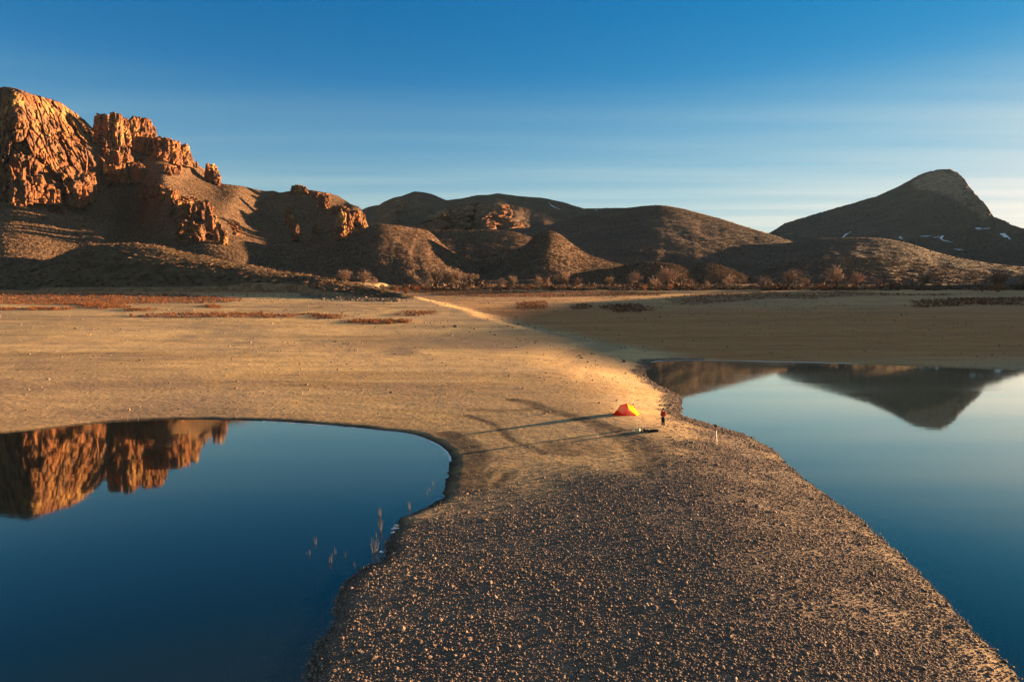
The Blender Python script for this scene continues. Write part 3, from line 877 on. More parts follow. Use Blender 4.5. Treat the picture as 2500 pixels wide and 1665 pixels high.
# --- the big cliffs on the left
RIDGE = [(-400,330),(-220,250),(-100,222),(0,215),(13,211.5),(43,218),(80,230),(116,240),(149,251),(162,261),(186,278),(206,294),(219,308),(224,313),(232,318),(260,318),(295,318),(303,312),(340,318),(372,330),(381,340),(401,343),(418,350),(441,364),(459,388),
         (471,393),(494,411),(510,425),(530,444),(547,450),(560,451),(592,455),(630,464),(651,467),(667,465.6),(683,471),(702,468),(725,464),(750,464),(769,466),(785,469.6),(804,472),(828,480),(855,498),(876,506),(882,512),(886,530),(889,558),(893,600)]
DCTL = [(-300,700,520),(-50,700,530),(150,700,540),(300,700,590),(450,700,620),(620,700,660),(760,700,700),(893,700,760),
        (0,640,600),(0,560,760),(0,500,870),(100,600,700),(100,500,892),(200,600,745),(200,510,940),(255,585,790),(270,600,800),
        (15,400,885),(15,215,930),(0,400,886),(0,300,905),(-30,400,930),(-30,260,965),(-70,400,1010),(-70,250,1050),(-200,400,1150),(-200,600,750),(-300,300,1250),(100,350,920),(116,240,985),(180,450,950),(219,310,1070),(230,440,1020),
        (262,520,975),(300,500,1035),(350,520,1040),(310,570,960),(380,560,950),(330,450,1060),(400,590,850),
        (430,490,950),(480,540,900),(545,585,850),(400,435,1030),(600,630,770),(420,590,850),(450,640,740),
        (575,520,1060),(600,560,1010),(640,600,920),(570,480,1130),(660,640,840),
        (300,310,1130),(375,325,1160),(459,386,1200),(534,444,1240),(620,462,1280),(700,470,1300),(800,472,1330),(850,498,1350),(350,400,1090),(450,440,1130),(300,400,1050),(250,380,1030),
        (640,520,1180),(700,540,1150),(740,560,1120),(700,640,860),(760,600,1000),(800,560,1090),(830,530,1120),(860,510,1170),(880,520,1210),(888,560,1300),(893,600,1350),(860,580,1100),(830,620,950),(780,640,860),(740,500,1250),(790,500,1230)]
depth_of = tps_fit(DCTL)
ROCKS = [[(-400,300),(-120,190),(15,200),(120,230),(225,300),(236,330),(215,345),(205,360),(222,380),(232,420),(226,450),(214,470),(200,490),(182,503),(160,498),(150,485),(120,490),(80,483),(50,497),(0,495),(-120,495),(-400,495)],
         [(222,290),(300,270),(365,290),(460,375),(465,395),(440,392),(415,370),(370,385),(330,350),(300,340),(250,350),(225,320)],
         [(245,350),(305,345),(310,385),(345,390),(345,440),(320,440),(290,405),(262,415),(245,400)],
         [(335,460),(370,445),(420,470),(440,485),(470,480),(510,520),(555,585),(540,590),(470,578),(440,588),(420,560),(430,520),(400,490),(345,485)],
         [(400,398),(445,405),(440,425),(405,425)], [(490,405),(530,405),(545,448),(500,432)],
         [(110,505),(150,508),(160,525),(115,525)], [(555,540),(575,545),(595,575),(570,572)],
         [(815,500),(845,505),(885,520),(890,565),(860,577),(825,580),(820,555),(835,535),(815,520)], [(765,472),(792,475),(803,505),(785,512),(765,495)], [(700,505),(712,510),(730,585),(715,588),(700,550)],
         [(765,545),(790,555),(785,570),(765,560)], [(690,462),(760,462),(810,472),(790,478),(700,474)]]
nu, nv = 820, 320
u = np.concatenate([np.linspace(-400, -40, 60, endpoint=False), np.linspace(-40, 893, nu - 60)])
rpy = np.interp(u, *np.array(RIDGE).T)
fpy = np.full(nu, 704.0)
t = np.linspace(0, 1, nv)[:, None]
PX = np.repeat(u[None], nv, 0)
PY = fpy + (rpy - fpy) * t
D = depth_of(PX, PY)
V = at_depth(PX, PY, D)
rock = mask_polys(PX, PY, ROCKS, 4.0, 12.0, 12)
x, y, z = V[..., 0].copy(), V[..., 1].copy(), V[..., 2].copy()
fade = 1 - 0.7 * t ** 10
# cliffs: vertical buttresses, ledges, blocks
r1 = -fbm(x / 40, y / 40, z / 120, 2, 101, 0.5, True)
r2 = -fbm(x / 15, y / 15, z / 28, 4, 102, 0.6, True)
r3 = fbm(x / 4.2, y / 4.2, z / 6.0, 3, 103)
c1, e1 = cells(x / 30 + 0.4 * r2, y / 30, z / 48, 111)
c2, e2 = cells(x / 11 + 0.3 * r3, y / 11, z / 19, 112)
c3, e3 = cells(x / 4.6, y / 4.6, z / 7.5, 113)
ledge = np.abs(((z / 24.0 + 0.7 * perlin(x / 40, y / 40, z / 60, 104)) % 1.0) - 0.5) * 2
r0 = fbm(x / 95, y / 95, z / 260, 2, 100, 0.5, True)
out = rock * (10.0 * r0 + 5.0 * r1 + 4.0 * r2 + 1.8 * r3 + 5.0 * ledge + 19.0 * (c1 - 0.5) + 9.0 * (c2 - 0.5) + 4.0 * (c3 - 0.5) - 7.0 * sstep(0.10, 0.0, e1) - 3.0 * sstep(0.12, 0.0, e2) + 2.0)
# slopes: gullies and hummocks
gl = fbm(x / 55, y / 55, z / 160, 4, 105)
out2 = (1 - rock) * (2.0 * gl * np.clip(4 * t * (1 - t) + 0.1, 0, 1) + 0.7 * fbm(x / 9, y / 9, z / 9, 3, 106))
V[..., 0] += fade * 0.55 * (out + out2)
V[..., 1] -= fade * 0.80 * (out + out2)
V[..., 2] += fade * ((1 - rock) * 0.55 * fbm(x / 2.6, y / 2.6, z / 2.6, 2, 107) + rock * 1.5 * r3)
finish_hill('mountain', V, rock, M['rock'], (300, 60))

# --- the dark mound in front of them
u0, u1 = -260, 1010
R_ = np.array([(-260,708,430),(-120,697,436),(0,680,444),(32,673,448),(96,648,456),(143,629,462),(191,610,466),(223,602,468),(271,598,470),(335,596,470),(383,600,466),(446,616,458),(510,629,450),(574,643,442),(622,650,436),(700,667,424),(775,674,408),(828,688,392),(880,695,376),(908,700,366),(962,711,342),(1010,722,326)], float)
Fd = np.array([(-260,400),(0,384),(300,374),(560,372),(640,370),(720,366),(745,352),(800,338),(880,326),(960,316),(1010,312)], float)
u = np.linspace(u0, u1, 420)
rpy, rD = smooth1(np.interp(u, R_[:, 0], R_[:, 1]), 3), smooth1(np.interp(u, R_[:, 0], R_[:, 2]), 8)
fD = smooth1(np.interp(u, Fd[:, 0], Fd[:, 1]), 3)
top = at_depth(u, rpy, rD)
fx_ = (u - CX) / F_PX * fD
foot = np.stack([fx_, fD, ground_z(fx_, fD)[0] - 0.4], -1)
nv = 90
t = np.linspace(0, 1, nv)[:, None]
Hh = top[:, 2] - foot[:, 2]
bank_h = np.minimum(np.interp(u, [-260, 80, 120, 300, 420, 560, 600, 700, 745, 760, 900, 1010], [0, 1.0, 2.5, 3.0, 3.0, 3.5, 5.5, 5.5, 5.0, 3.5, 1.2, 0.3]), np.maximum(Hh * 0.7, 0))
bt = np.clip(t / 0.22, 0, 1)
ut = np.clip((t - 0.22) / 0.78, 0, 1)
prof = np.where(t < 0.22, bank_h * sstep(0, 1, bt), bank_h + (Hh - bank_h) * np.sin(ut * np.pi / 2) ** 1.05)
dep = np.where(t < 0.22, 0.06 * bt, 0.06 + 0.94 * ut)
Y = foot[:, 1] + (rD - foot[:, 1]) * dep
sx = (u - CX) / F_PX
V = np.stack([sx * Y, Y, foot[:, 2] + prof], -1)
rock = np.where((t < 0.2) & (t > 0.02), 1.0, 0.0) * np.clip(bank_h / 2.0, 0, 1)
x, y, z = V[..., 0].copy(), V[..., 1].copy(), V[..., 2].copy()
fade = 1 - 0.8 * t ** 8
V[..., 2] += fade * (0.9 * fbm(x / 14, y / 14, 0.0, 4, 120) * np.clip(ut * 3, 0, 1) + 0.25 * fbm(x / 3, y / 3, 0.0, 3, 121))
V[..., 1] -= fade * rock * 1.6 * fbm(x / 6, z / 6, y / 9, 4, 122, 0.55, True)
finish_hill('mound', V, rock, M['soil'], (60, 10))

# --- hill to the right of the view, whose long shadow crosses the lakebed
sh = SUN[:2] / np.linalg.norm(SUN[:2]); ph = np.array([-sh[1], sh[0]])
HU = np.array([(4,0),(18,26),(34,42),(46,50),(60,54),(80,58.5),(100,62.5),(110,63.8),(119,64.6),(135,66),(160,67),(200,66),(290,64),(325,56),(360,38),(400,10),(440,0)], float)
uu, aa = np.linspace(-10, 540, 150), np.linspace(560, 900, 70)
UU, AA = np.meshgrid(uu, aa)
prof = np.exp(-((AA - 700) / 85.0) ** 2)
hx, hy = AA * sh[0] + UU * ph[0], AA * sh[1] + UU * ph[1]
hz = np.interp(UU, HU[:, 0], HU[:, 1]) * prof * (1 + 0.012 * fbm(hx / 60, hy / 60, 0.0, 3, 130)) + 0.2 * prof * fbm(hx / 8, hy / 8, 0.0, 3, 131)
hz = hz + ground_z(hx.ravel(), hy.ravel(), False)[0].reshape(hx.shape) * (1 - prof) - 2.5 * (1 - prof)
me = mesh_np('hill', np.stack([hx, hy, hz], -1), grid_quads(*hx.shape)[:, ::-1], attrs={'rock': hx * 0})
tag(link('hill', me, M['slope']), kind='structure')

# ================================================================== instanced ground cover
def proto_mesh(name, V, F, mat, smooth=False):
    me = bpy.data.meshes.new(name)
    me.from_pydata([tuple(v) for v in V], [], F)
    if smooth:
        me.polygons.foreach_set('use_smooth', [True] * len(me.polygons))
    me.materials.append(mat)
    me.update()
    return me

def ico(sub=1):
    import bmesh
    bm = bmesh.new()
    bmesh.ops.create_icosphere(bm, subdivisions=sub, radius=1.0)
    V = np.array([v.co[:] for v in bm.verts]); F = [tuple(v.index for v in f.verts) for f in bm.faces]
    bm.free()
    return V, F

def stone_meshes(name, mat, k=7, sub=1, flat=0.62):
    out = []
    V, F = ico(sub)
    for i in range(k):
        s = np.array([1.0, 0.62 + 0.35 * RNG.random(), flat * (0.75 + 0.5 * RNG.random())])
        W = V * (1 + 0.22 * perlin(V[:, 0] * 1.1 + i * 5, V[:, 1] * 1.1, V[:, 2] * 1.1, 300 + i)[:, None])
        for _ in range(5):                                   # knock off corners: flat facets
            d = RNG.normal(size=3); d /= np.linalg.norm(d)
            h = W @ d; lim = 0.62 + 0.2 * RNG.random()
            W = W - np.maximum(h - lim, 0)[:, None] * d
        out.append(proto_mesh(name, W * s, F, mat))
    return out

def scatter(name, pts, rot, scl, idx, protos, label=None, kind='stuff', mat=None):
    """many small pieces as ONE object: points carrying instances"""
    pc = bpy.data.collections.new(name + '_pieces')
    for i, me in enumerate(protos):
        pc.objects.link(bpy.data.objects.new('%s_piece' % name, me))
    me = bpy.data.meshes.new(name)
    me.vertices.add(len(pts))
    me.vertices.foreach_set('co', np.asarray(pts, np.float32).ravel())
    a = me.attributes.new('rot', 'FLOAT_VECTOR', 'POINT'); a.data.foreach_set('vector', np.asarray(rot, np.float32).ravel())
    a = me.attributes.new('scl', 'FLOAT_VECTOR', 'POINT'); a.data.foreach_set('vector', np.asarray(scl, np.float32).ravel())
    a = me.attributes.new('idx', 'INT', 'POINT'); a.data.foreach_set('value', np.asarray(idx, np.int32))
    me.update()
    o = link(name, me)
    ng = bpy.data.node_groups.new(name + '_nodes', 'GeometryNodeTree')
    ng.interface.new_socket('Geometry', in_out='INPUT', socket_type='NodeSocketGeometry')
    ng.interface.new_socket('Geometry', in_out='OUTPUT', socket_type='NodeSocketGeometry')
    gi, go = ng.nodes.new('NodeGroupInput'), ng.nodes.new('NodeGroupOutput')
    ip = ng.nodes.new('GeometryNodeInstanceOnPoints')
    ci = ng.nodes.new('GeometryNodeCollectionInfo')
    ci.inputs['Collection'].default_value = pc
    ci.inputs['Separate Children'].default_value = True
    ci.inputs['Reset Children'].default_value = True
    def na(nm, ty):
        q = ng.nodes.new('GeometryNodeInputNamedAttribute'); q.data_type = ty; q.inputs[0].default_value = nm
        return q.outputs[0]
    e2r = ng.nodes.new('FunctionNodeEulerToRotation')
    L = ng.links.new
    L(gi.outputs[0], ip.inputs['Points']); L(ci.outputs[0], ip.inputs['Instance'])
    ip.inputs['Pick Instance'].default_value = True
    L(na('idx', 'INT'), ip.inputs['Instance Index'])
    L(na('rot', 'FLOAT_VECTOR'), e2r.inputs[0]); L(e2r.outputs[0], ip.inputs['Rotation'])
    L(na('scl', 'FLOAT_VECTOR'), ip.inputs['Scale'])
    L(ip.outputs[0], go.inputs[0])
    md = o.modifiers.new('pieces', 'NODES'); md.node_group = ng
    o['kind'] = kind
    if label: o['label'] = label
    return o

# --- gravel of the spit
def rand_rot(nn, tilt=0.5):
    return np.stack([RNG.normal(0, tilt, nn), RNG.normal(0, tilt, nn), RNG.random(nn) * 6.283], -1)

GST = stone_meshes('stone', M['gravel_stone'], 8, 1)
nn = 1250000
sx_ = RNG.uniform(-14, 46, nn); sy_ = 19 + 128 * RNG.random(nn) ** 2.0
keep = np.abs(sx_) < sy_ * 0.80 + 1.5
sx_, sy_ = sx_[keep], sy_[keep]
szz, sdl, sdr = ground_z(sx_, sy_)
gm = gravel_mask(sx_, sy_, sdl, sdr)
keep = (RNG.random(len(sx_)) < 0.012 + 0.988 * gm ** 1.3 * (0.45 + 0.55 * sstep(-0.35, 0.2, fbm(sx_ / 3.5, sy_ / 3.5, 0.0, 3, 420)))) & (np.minimum(sdl, sdr) > -3.5)
sx_, sy_, szz, sdl, sdr, gm = [a[keep] for a in (sx_, sy_, szz, sdl, sdr, gm)]
rad = np.exp(RNG.normal(math.log(0.030), 0.48, len(sx_)))
shore = (sdr < 2.5) & (sy_ > 62)
rad = np.where(shore, rad * 1.7, rad)
rad = np.clip(rad, 0.014, 0.17)
BIG = np.argsort(-(rad / np.hypot(sx_, sy_)))[:220]
m = np.ones(len(rad), bool); m[BIG] = False
P = np.stack([sx_, sy_, szz + rad * 0.05], -1)
R3 = rand_rot(len(rad), 0.55)
S3 = rad[:, None] * RNG.uniform(0.8, 1.25, (len(rad), 3))
IX = RNG.integers(0, 8, len(rad))
scatter('gravel', P[m], R3[m], S3[m], IX[m], GST, 'grey brown gravel covering the spit between the two ponds')
for i in BIG:
    o = link('stone', GST[IX[i]])
    o.location = P[i]; o.rotation_euler = R3[i] * (0.5, 0.5, 1); o.scale = S3[i] * 1.05
    tag(o, 'larger stone lying among the finer gravel of the spit', 'stone', 'larger stones among the gravel of the spit')
print('gravel', len(rad))

# --- pebbles on the open lakebed and along the foot of the mound
nn = 42000
q = np.stack([RNG.uniform(-300, 160, nn), 70 + 330 * RNG.random(nn) ** 1.1], -1)
q = q[np.abs(q[:, 0]) < q[:, 1] * 0.8]
pz, pdl, pdr = ground_z(q[:, 0], q[:, 1])
cl = fbm(q[:, 0] / 22, q[:, 1] / 14, 0.0, 4, 401)
k = (np.minimum(pdl, pdr) > 0.3) & (RNG.random(len(q)) < np.maximum(sstep(-0.25, 0.5, cl), 0.95 * sstep(300, 345, q[:, 1]) * (q[:, 0] < -40)))
q, pz = q[k], pz[k]
rad = np.clip(np.exp(RNG.normal(math.log(0.075), 0.45, len(q))) * (0.7 + q[:, 1] / 170), 0.04, 0.55)
scatter('pebbles', np.stack([q[:, 0], q[:, 1], pz + rad * 0.2], -1), rand_rot(len(q), 0.4), rad[:, None] * RNG.uniform(0.8, 1.2, (len(q), 3)), RNG.integers(0, 8, len(q)), GST,
        'loose pebbles strewn over the dry lakebed')

# --- sagebrush
def bush_meshes(k=6, mat='sagebrush_leaf'):
    out = []
    for i in range(k):
        V, F = [], []
        for j in range(46):
            d = RNG.normal(size=3); d[2] = abs(d[2]) * 0.9 + 0.05; d /= np.linalg.norm(d)
            p = d * np.array([1, 1, 0.8]) * RNG.uniform(0.35, 1.0)
            a = RNG.normal(size=3); a -= d * (a @ d); a /= np.linalg.norm(a); b = np.cross(a, d)
            w, l = RNG.uniform(0.12, 0.26), RNG.uniform(0.2, 0.42)
            s = len(V)
            V += [p - d * l * 0.5 - a * w * 0.4, p - d * l * 0.3 + b * w, p + a * w * 0.8, p + d * l - b * w * 0.2]
            F += [(s, s + 1, s + 3), (s + 1, s + 2, s + 3), (s + 2, s, s + 3), (s, s + 2, s + 1)]
        out.append(proto_mesh('sagebrush', V, F, M[mat]))
    return out
BUSH = bush_meshes()

def sample_surface(V, rock, count, maxrock=0.35):
    a = V[1:, :-1] - V[:-1, :-1]; b = V[:-1, 1:] - V[:-1, :-1]
    area = np.linalg.norm(np.cross(a, b), axis=-1)
    area = area * (rock[:-1, :-1] < maxrock)
    c = np.cumsum(area.ravel()); c /= c[-1]
    k = np.searchsorted(c, RNG.random(count))
    i, j = np.unravel_index(np.minimum(k, area.size - 1), area.shape)
    f, g = RNG.random(count)[:, None], RNG.random(count)[:, None]
    return (V[i, j] * (1 - f) + V[i + 1, j] * f) * (1 - g) + (V[i, j + 1] * (1 - f) + V[i + 1, j + 1] * f) * g

bp, br = [], []
def plant(Vr, count, r0, spread=0.3, clump=None, maxrock=0.35, frame=True):
    p = sample_surface(Vr[0], Vr[1], count, maxrock)
    if frame:
        px, py = project(p)
        p = p[(px > -60) & (px < 2560)]
    if clump:
        n_ = fbm(p[:, 0] / clump, p[:, 1] / clump, 0.0, 3, 410)
        p = p[RNG.random(len(p)) < sstep(-0.55, 0.35, n_)]
    bp.append(p); br.append(np.exp(RNG.normal(math.log(r0), spread, len(p))))
for Vr in SURF['plain']: plant(Vr, 36000, 0.66, 0.3, 9)
for Vr in SURF['knoll']: plant(Vr, 18000, 0.66, 0.3, 9)
for Vr in SURF['hill']: plant(Vr, 26000, 0.8, 0.3, 14)
for Vr in SURF['ridge']: plant(Vr, 14000, 1.2, 0.3, 30)
plant(SURF['mountain'][0], 30000, 1.5, 0.3, 40)
plant(SURF['mountain'][1], 90000, 0.8, 0.3, 12, 0.3)
bp, br = np.concatenate(bp), np.concatenate(br)
# rubble below the bank at the right end of the mound
rpx, rD = RNG.uniform(735, 975, 900), RNG.uniform(0, 1, 900) ** 1.5
rD = np.interp(rpx, [735, 800, 880, 975], [352, 336, 324, 316]) - 3 - 20 * rD
rx = (rpx - CX) / F_PX * rD
rz = ground_z(rx, rD)[0]
rr = np.clip(np.exp(RNG.normal(math.log(0.34), 0.5, 900)), 0.12, 1.1)
scatter('rubble', np.stack([rx, rD, rz + rr * 0.2], -1), rand_rot(900, 0.5), rr[:, None] * RNG.uniform(0.8, 1.25, (900, 3)), RNG.integers(0, 8, 900), GST, 'pale rubble at the foot of the right end of the mound')
# dense belt of brush along the foot of the hills
bx = RNG.uniform(-90, 400, 9500); by = RNG.uniform(462, 530, 9500)
k_ = (np.abs(bx) < by * 0.8) & (RNG.random(9500) < sstep(-0.5, 0.3, fbm(bx / 14, by / 9, 0.0, 3, 413)) * sstep(458, 480, by))
bx, by = bx[k_], by[k_]
bp = np.concatenate([bp, np.stack([bx, by, ground_z(bx, by)[0]], -1)]); br = np.concatenate([br, np.exp(RNG.normal(math.log(1.2), 0.45, len(bx)))])
# bushes of the mound: the nearest as single plants, the rest as cover
mp = sample_surface(SURF['mound'][0][0], SURF['mound'][0][1], 2700, 0.3)
px, py = project(mp)
mp = mp[(px > -40) & (px < 940)]
mp = mp[RNG.random(len(mp)) < sstep(-0.75, 0.3, fbm(mp[:, 0] / 7, mp[:, 1] / 7, 0.0, 3, 411))]
mr = np.exp(RNG.normal(math.log(0.85), 0.3, len(mp)))
order = np.argsort(-(mr / np.linalg.norm(mp - np.array([0, 0, CAM_H]), axis=1)))
one, rest = order[:290], order[290:]
bp = np.concatenate([bp, mp[rest]]); br = np.concatenate([br, mr[rest]])
scatter('sagebrush_cover', bp - np.array([0, 0, 0.08]), np.stack([RNG.normal(0, .1, len(bp)), RNG.normal(0, .1, len(bp)), RNG.random(len(bp)) * 6.28], -1),
        br[:, None] * RNG.uniform(0.8, 1.2, (len(bp), 3)), RNG.integers(0, 6, len(bp)), BUSH, 'sagebrush covering the foothills behind the lakebed')
for i in one:
    o = link('sagebrush', BUSH[i % 6])
    o.location = mp[i] - np.array([0, 0, 0.1]); o.rotation_euler = (0, 0, RNG.random() * 6.28); o.scale = (mr[i] * 1.15, mr[i] * 1.1, mr[i])
    tag(o, 'rounded sagebrush growing on the dark mound at left', 'sagebrush', 'sagebrush bushes on the dark mound')
print('bushes', len(bp))

# ================================================================== rock towers and outcrops
def pinnacle(px, pt, hw, pb, parent, D, seed, name='pinnacle', mat=None):
    nseg, nlev = 26, 30
    T, B = at_depth(px, pt, D), at_depth(px, pb, D)
    r = hw / F_PX * D
    H = (T[2] - B[2]) * 1.12
    rg = np.random.default_rng(seed)
    lean = (rg.random(2) - 0.5) * 0.14 * H
    ex, rot = rg.uniform(0.75, 1.2), rg.random() * 3.14
    p0, p1, p2 = rg.uniform(0.40, 0.75), rg.uniform(0.1, 0.3), rg.uniform(0.25, 0.55)
    f = np.linspace(0, 1, nlev)[:, None]
    th = np.linspace(0, 2 * np.pi, nseg, endpoint=False)[None]
    w = np.where(f == 0, 0.05, p0 + p1 * np.minimum(1, f * 5) ** 0.6 + p2 * f)
    z = T[2] - H * f ** 1.1 + 0 * th
    cx, cy = T[0] + lean[0] * (1 - f), T[1] + lean[1] * (1 - f) + r * 0.9
    ux, uy = np.cos(th), np.sin(th)
    kx = np.cos(th - rot); ell = 1 + (ex - 1) * kx * kx
    x, y = cx + r * w * ux * ell, cy + r * w * uy * ell
    def N(s, zs, o, ridged, sd):
        return fbm(x / (r * s), y / (r * s), z / (r * zs), o, sd, 0.55, ridged)
    nA, nB, nC = -N(1.1, 2.6, 2, True, seed), 1.6 * (cells(x / (r * .5), y / (r * .5), z / (r * 1.3), seed + 5)[0] - 0.5), 1.5 * (cells(x / (r * .22), y / (r * .22), z / (r * .42), seed + 6)[0] - 0.5)
    stp = ((z / (r * 0.8) + 0.8 * perlin(x / r, y / r, z / r, seed + 2)) % 1.0)
    q = np.clip(0.98 + 0.34 * nA + 0.26 * nB + 0.15 * nC + 0.08 * (stp - 0.5), 0.25, 1.8)
    V = np.stack([cx + (x - cx) * q, cy + (y - cy) * q, z + r * (0.30 * nB + 0.10 * nC) * np.clip(1.2 - f * 2, 0.15, 1)], -1)
    g = grid_quads(nlev, nseg + 1)
    i = np.arange(nlev)[:, None] * nseg + (np.arange(nseg + 1) % nseg)[None]
    g = i.ravel()[g]
    o0 = np.array(parent.location)
    me = mesh_np(name, V.reshape(-1, 3) - o0, g[:, ::-1], np.array([[0, k, k + 1] for k in range(1, nseg - 1)])[:, ::-1], smooth=False)
    return link(name, me, mat or M['outcrop'], parent)

OUTCROPS = [
 ('rock_tower', 'jagged skyline rock tower, left one of the twin towers beside the big cliff', 'rock tower',
  [(230,281,8,345),(242,275,9,350),(257,278,10,362),(273,270.5,12,372),(287,279,9,368),(297,288,8,350)]),
 ('rock_tower', 'jagged red rock tower on the skyline, right one of the twin towers', 'rock tower',
  [(311,291,8,352),(320,285,9,358),(332,283,11,362),(346,285,10,366),(356,289,9,356),(366,308,8,352),(374,324,8,362)]),
 ('rock_wall', 'broken rock wall descending the skyline below the twin towers', 'rock outcrop',
  [(384,333,10,384),(398,334,11,388),(413,341,11,394),(426,344,10,394),(438,351,10,398),(449,364,9,402),(457,377,8,404)]),
 ('rock_spire', 'two small dark rock spikes on the descending skyline', 'rock spire', [(470,391,2.6,404),(479,393.5,2.6,408)]),
 ('rock_outcrop', 'lone rounded rock knob at the lower end of the cliff skyline', 'rock outcrop',
  [(500,405,5,436),(509,399.5,8,441),(519,404,8,444),(527,417,6,450)]),
 ('rock_outcrop', 'golden lit rock rib running down the spur, upper part by the dark hollow', 'rock outcrop',
  [(343,462,8,482),(354,452,10,478),(372,449,10,474),(385,452,9,476),(398,456,12,486),(415,463,11,490),(422,486,10,516),(436,500,11,542)]),
 ('rock_outcrop', 'golden lit rock rib running down the spur, lower part with the tallest sunlit buttresses', 'rock outcrop',
  [(455,494,10,524),(474,497,10,540),(489,489,13,542),(503,500,11,552),(441,535,14,587),(459,540,14,592),(476,546,13,588),(515,525,10,566),(528,541,10,584),(541,560,8,594)]),
 ('rock_outcrop', 'row of rock columns on the slope below the left twin tower', 'rock outcrop',
  [(257,361,8,416),(270,366,10,419),(282,373,9,421),(297,352,10,392),(306,360,7,395),(282,402,12,442),(294,404,8,440)]),
 ('rock_outcrop', 'dark block of rock above the shaded hollow on the cliff slope', 'rock outcrop', [(322,396,8,441),(333,398,9,441)]),
 ('rock_outcrop', 'small rock block standing on the brown slope under the rock wall', 'rock outcrop', [(405,403,7,424),(419,408,7,422),(431,412,5,422)]),
 ('rock_spire', 'leaning orange rock spire on the shaded middle slope', 'rock spire', [(702,508,5.5,548),(708,524,5.5,558)]),
 ('rock_spire', 'smaller orange rock spire just below the leaning spire', 'rock spire', [(722,545,6,588),(728,558,5,586)]),
 ('rock_outcrop', 'low rock knob right of the two orange spires', 'rock outcrop', [(768,552,6,566),(776,556,6,570)]),
 ('cliff', 'sunlit orange cliff at the right end of the left mountain', 'cliff',
  [(822,527,8,566),(835,517,9,566),(850,520,10,566),(866,513,10,572),(880,520,8,570),(886,536,5,566),(870,546,9,578),(846,546,9,580),(828,552,9,582)]),
 ('rock_ledge', 'short rock ledge above the sunlit orange cliff', 'rock outcrop', [(816,504,7,522),(828,502,8,522),(842,507,7,522)]),
 ('rock_ledge', 'red rock ledge right below the flat topped butte', 'rock outcrop', [(770,470,7,482),(781,472,7,508),(792,477,8,508)]),
 ('cliff', 'pale lit buttresses at the lower left foot of the big cliff', 'cliff',
  [(24,420,9,494),(38,405,11,492),(55,440,10,492),(72,452,9,490),(90,425,12,490),(112,448,11,494),(128,462,8,494),(172,440,10,500),(186,415,12,498),(202,428,10,490),(216,420,9,468)]),
]
sd = 500
for nm, lab, cat, pins in OUTCROPS:
    px0, pb0 = np.mean([q[0] for q in pins]), max(q[3] for q in pins)
    d0 = float(depth_of(px0, pb0))
    e = empty(nm, Vector(at_depth(px0, pb0, d0)))
    tag(e, lab, cat, 'rock outcrops of the left mountain')
    for (px, pt, hw, pb) in pins:
        d = float(depth_of(px, pb)) - (14 if cat == 'cliff' else 9)
        pinnacle(px, pt, hw * 1.3, pb, e, d, sd); sd += 3
# flat topped butte on the ridge
e = empty('butte', Vector(at_depth(728, 466, 1300)))
tag(e, 'flat topped rock butte perched on the ridge of the left mountain', 'butte', 'rock outcrops of the left mountain')
for (px, pt, hw, pb) in [(713, 452.5, 7, 470), (722, 450.5, 8, 470), (733, 452.5, 9, 470), (744, 456, 6, 470)]:
    pinnacle(px, pt, hw, pb, e, 1292, sd, 'rock_block'); sd += 3

# ================================================================== snow left on the shaded slopes
def drape(name, Vr, line, thick, label, off):
    V = Vr[0]
    qx, qy = project(V)
    up, lo = [], []
    L = smooth_poly(line, 5)
    for k, (a, b) in enumerate(L):
        i, j = np.unravel_index(np.argmin((qx - a) ** 2 + (qy - b) ** 2), qx.shape)
        h = thick / F_PX * V[i, j, 1] * (0.3 + 0.7 * math.sin(math.pi * (k + 0.5) / len(L))) * RNG.uniform(0.6, 1.2)
        c = at_depth(a, b, V[i, j, 1] - off)
        up.append(c + np.array([0, 0.2, h])); lo.append(c - np.array([0, 0.2, h]))
    n_ = len(L)
    VV = np.concatenate([np.array(up), np.array(lo), np.array(up) + np.array([0, 4 * off, 0]), np.array(lo) + np.array([0, 4 * off, 0])])
    F = []
    for k in range(n_ - 1):
        F += [(k, n_ + k, n_ + k + 1, k + 1), (2 * n_ + k, k, k + 1, 2 * n_ + k + 1), (n_ + k, 3 * n_ + k, 3 * n_ + k + 1, n_ + k + 1)]
    me = bpy.data.meshes.new(name); me.from_pydata([tuple(v) for v in VV], [], F); me.update()
    tag(link(name, me, M['snow']), label, 'snow', 'snow patches left on the far slopes')
PK, RG = SURF['mountain'][0], SURF['ridge'][0]
drape('snow_patch', PK, [(2059,581),(2066,574),(2078,566)], 1.1, 'slanting snow streak low on the left slope of the far peak', 4)
drape('snow_patch', PK, [(2246,577),(2258,577),(2273,576)], 0.9, 'short level snow patch left of the zigzag one on the far peak', 4)
drape('snow_patch', PK, [(2278,580),(2296,578),(2304,577),(2300,583),(2308,588),(2326,592)], 1.4, 'zigzag snow patch in the middle of the far peak', 4)
drape('snow_patch', PK, [(2328,608),(2340,609),(2352,610)], 0.6, 'thin snow line lowest on the far peak', 4)
drape('snow_patch', PK, [(2390,556),(2400,559),(2418,557)], 1.2, 'snow patch below the crag on the right side of the far peak', 4)
drape('snow_patch', PK, [(2452,570),(2460,577),(2468,584)], 1.8, 'snow patch nearest the right edge on the far peak', 4)
drape('snow_patch', PK, [(2199,577),(2202,581),(2204,584)], 0.8, 'tiny snow spot left of all patches in the middle of the far peak', 4)
drape('snow_patch', RG, [(1340,492),(1344,500),(1354,506),(1367,511)], 1.2, 'snow streak under the crest of the distant middle ridge', 3)
drape('snow_patch', RG, [(1452,512),(1456,514),(1458,516)], 0.8, 'tiny snow spot by the saddle right of the distant ridge', 3)

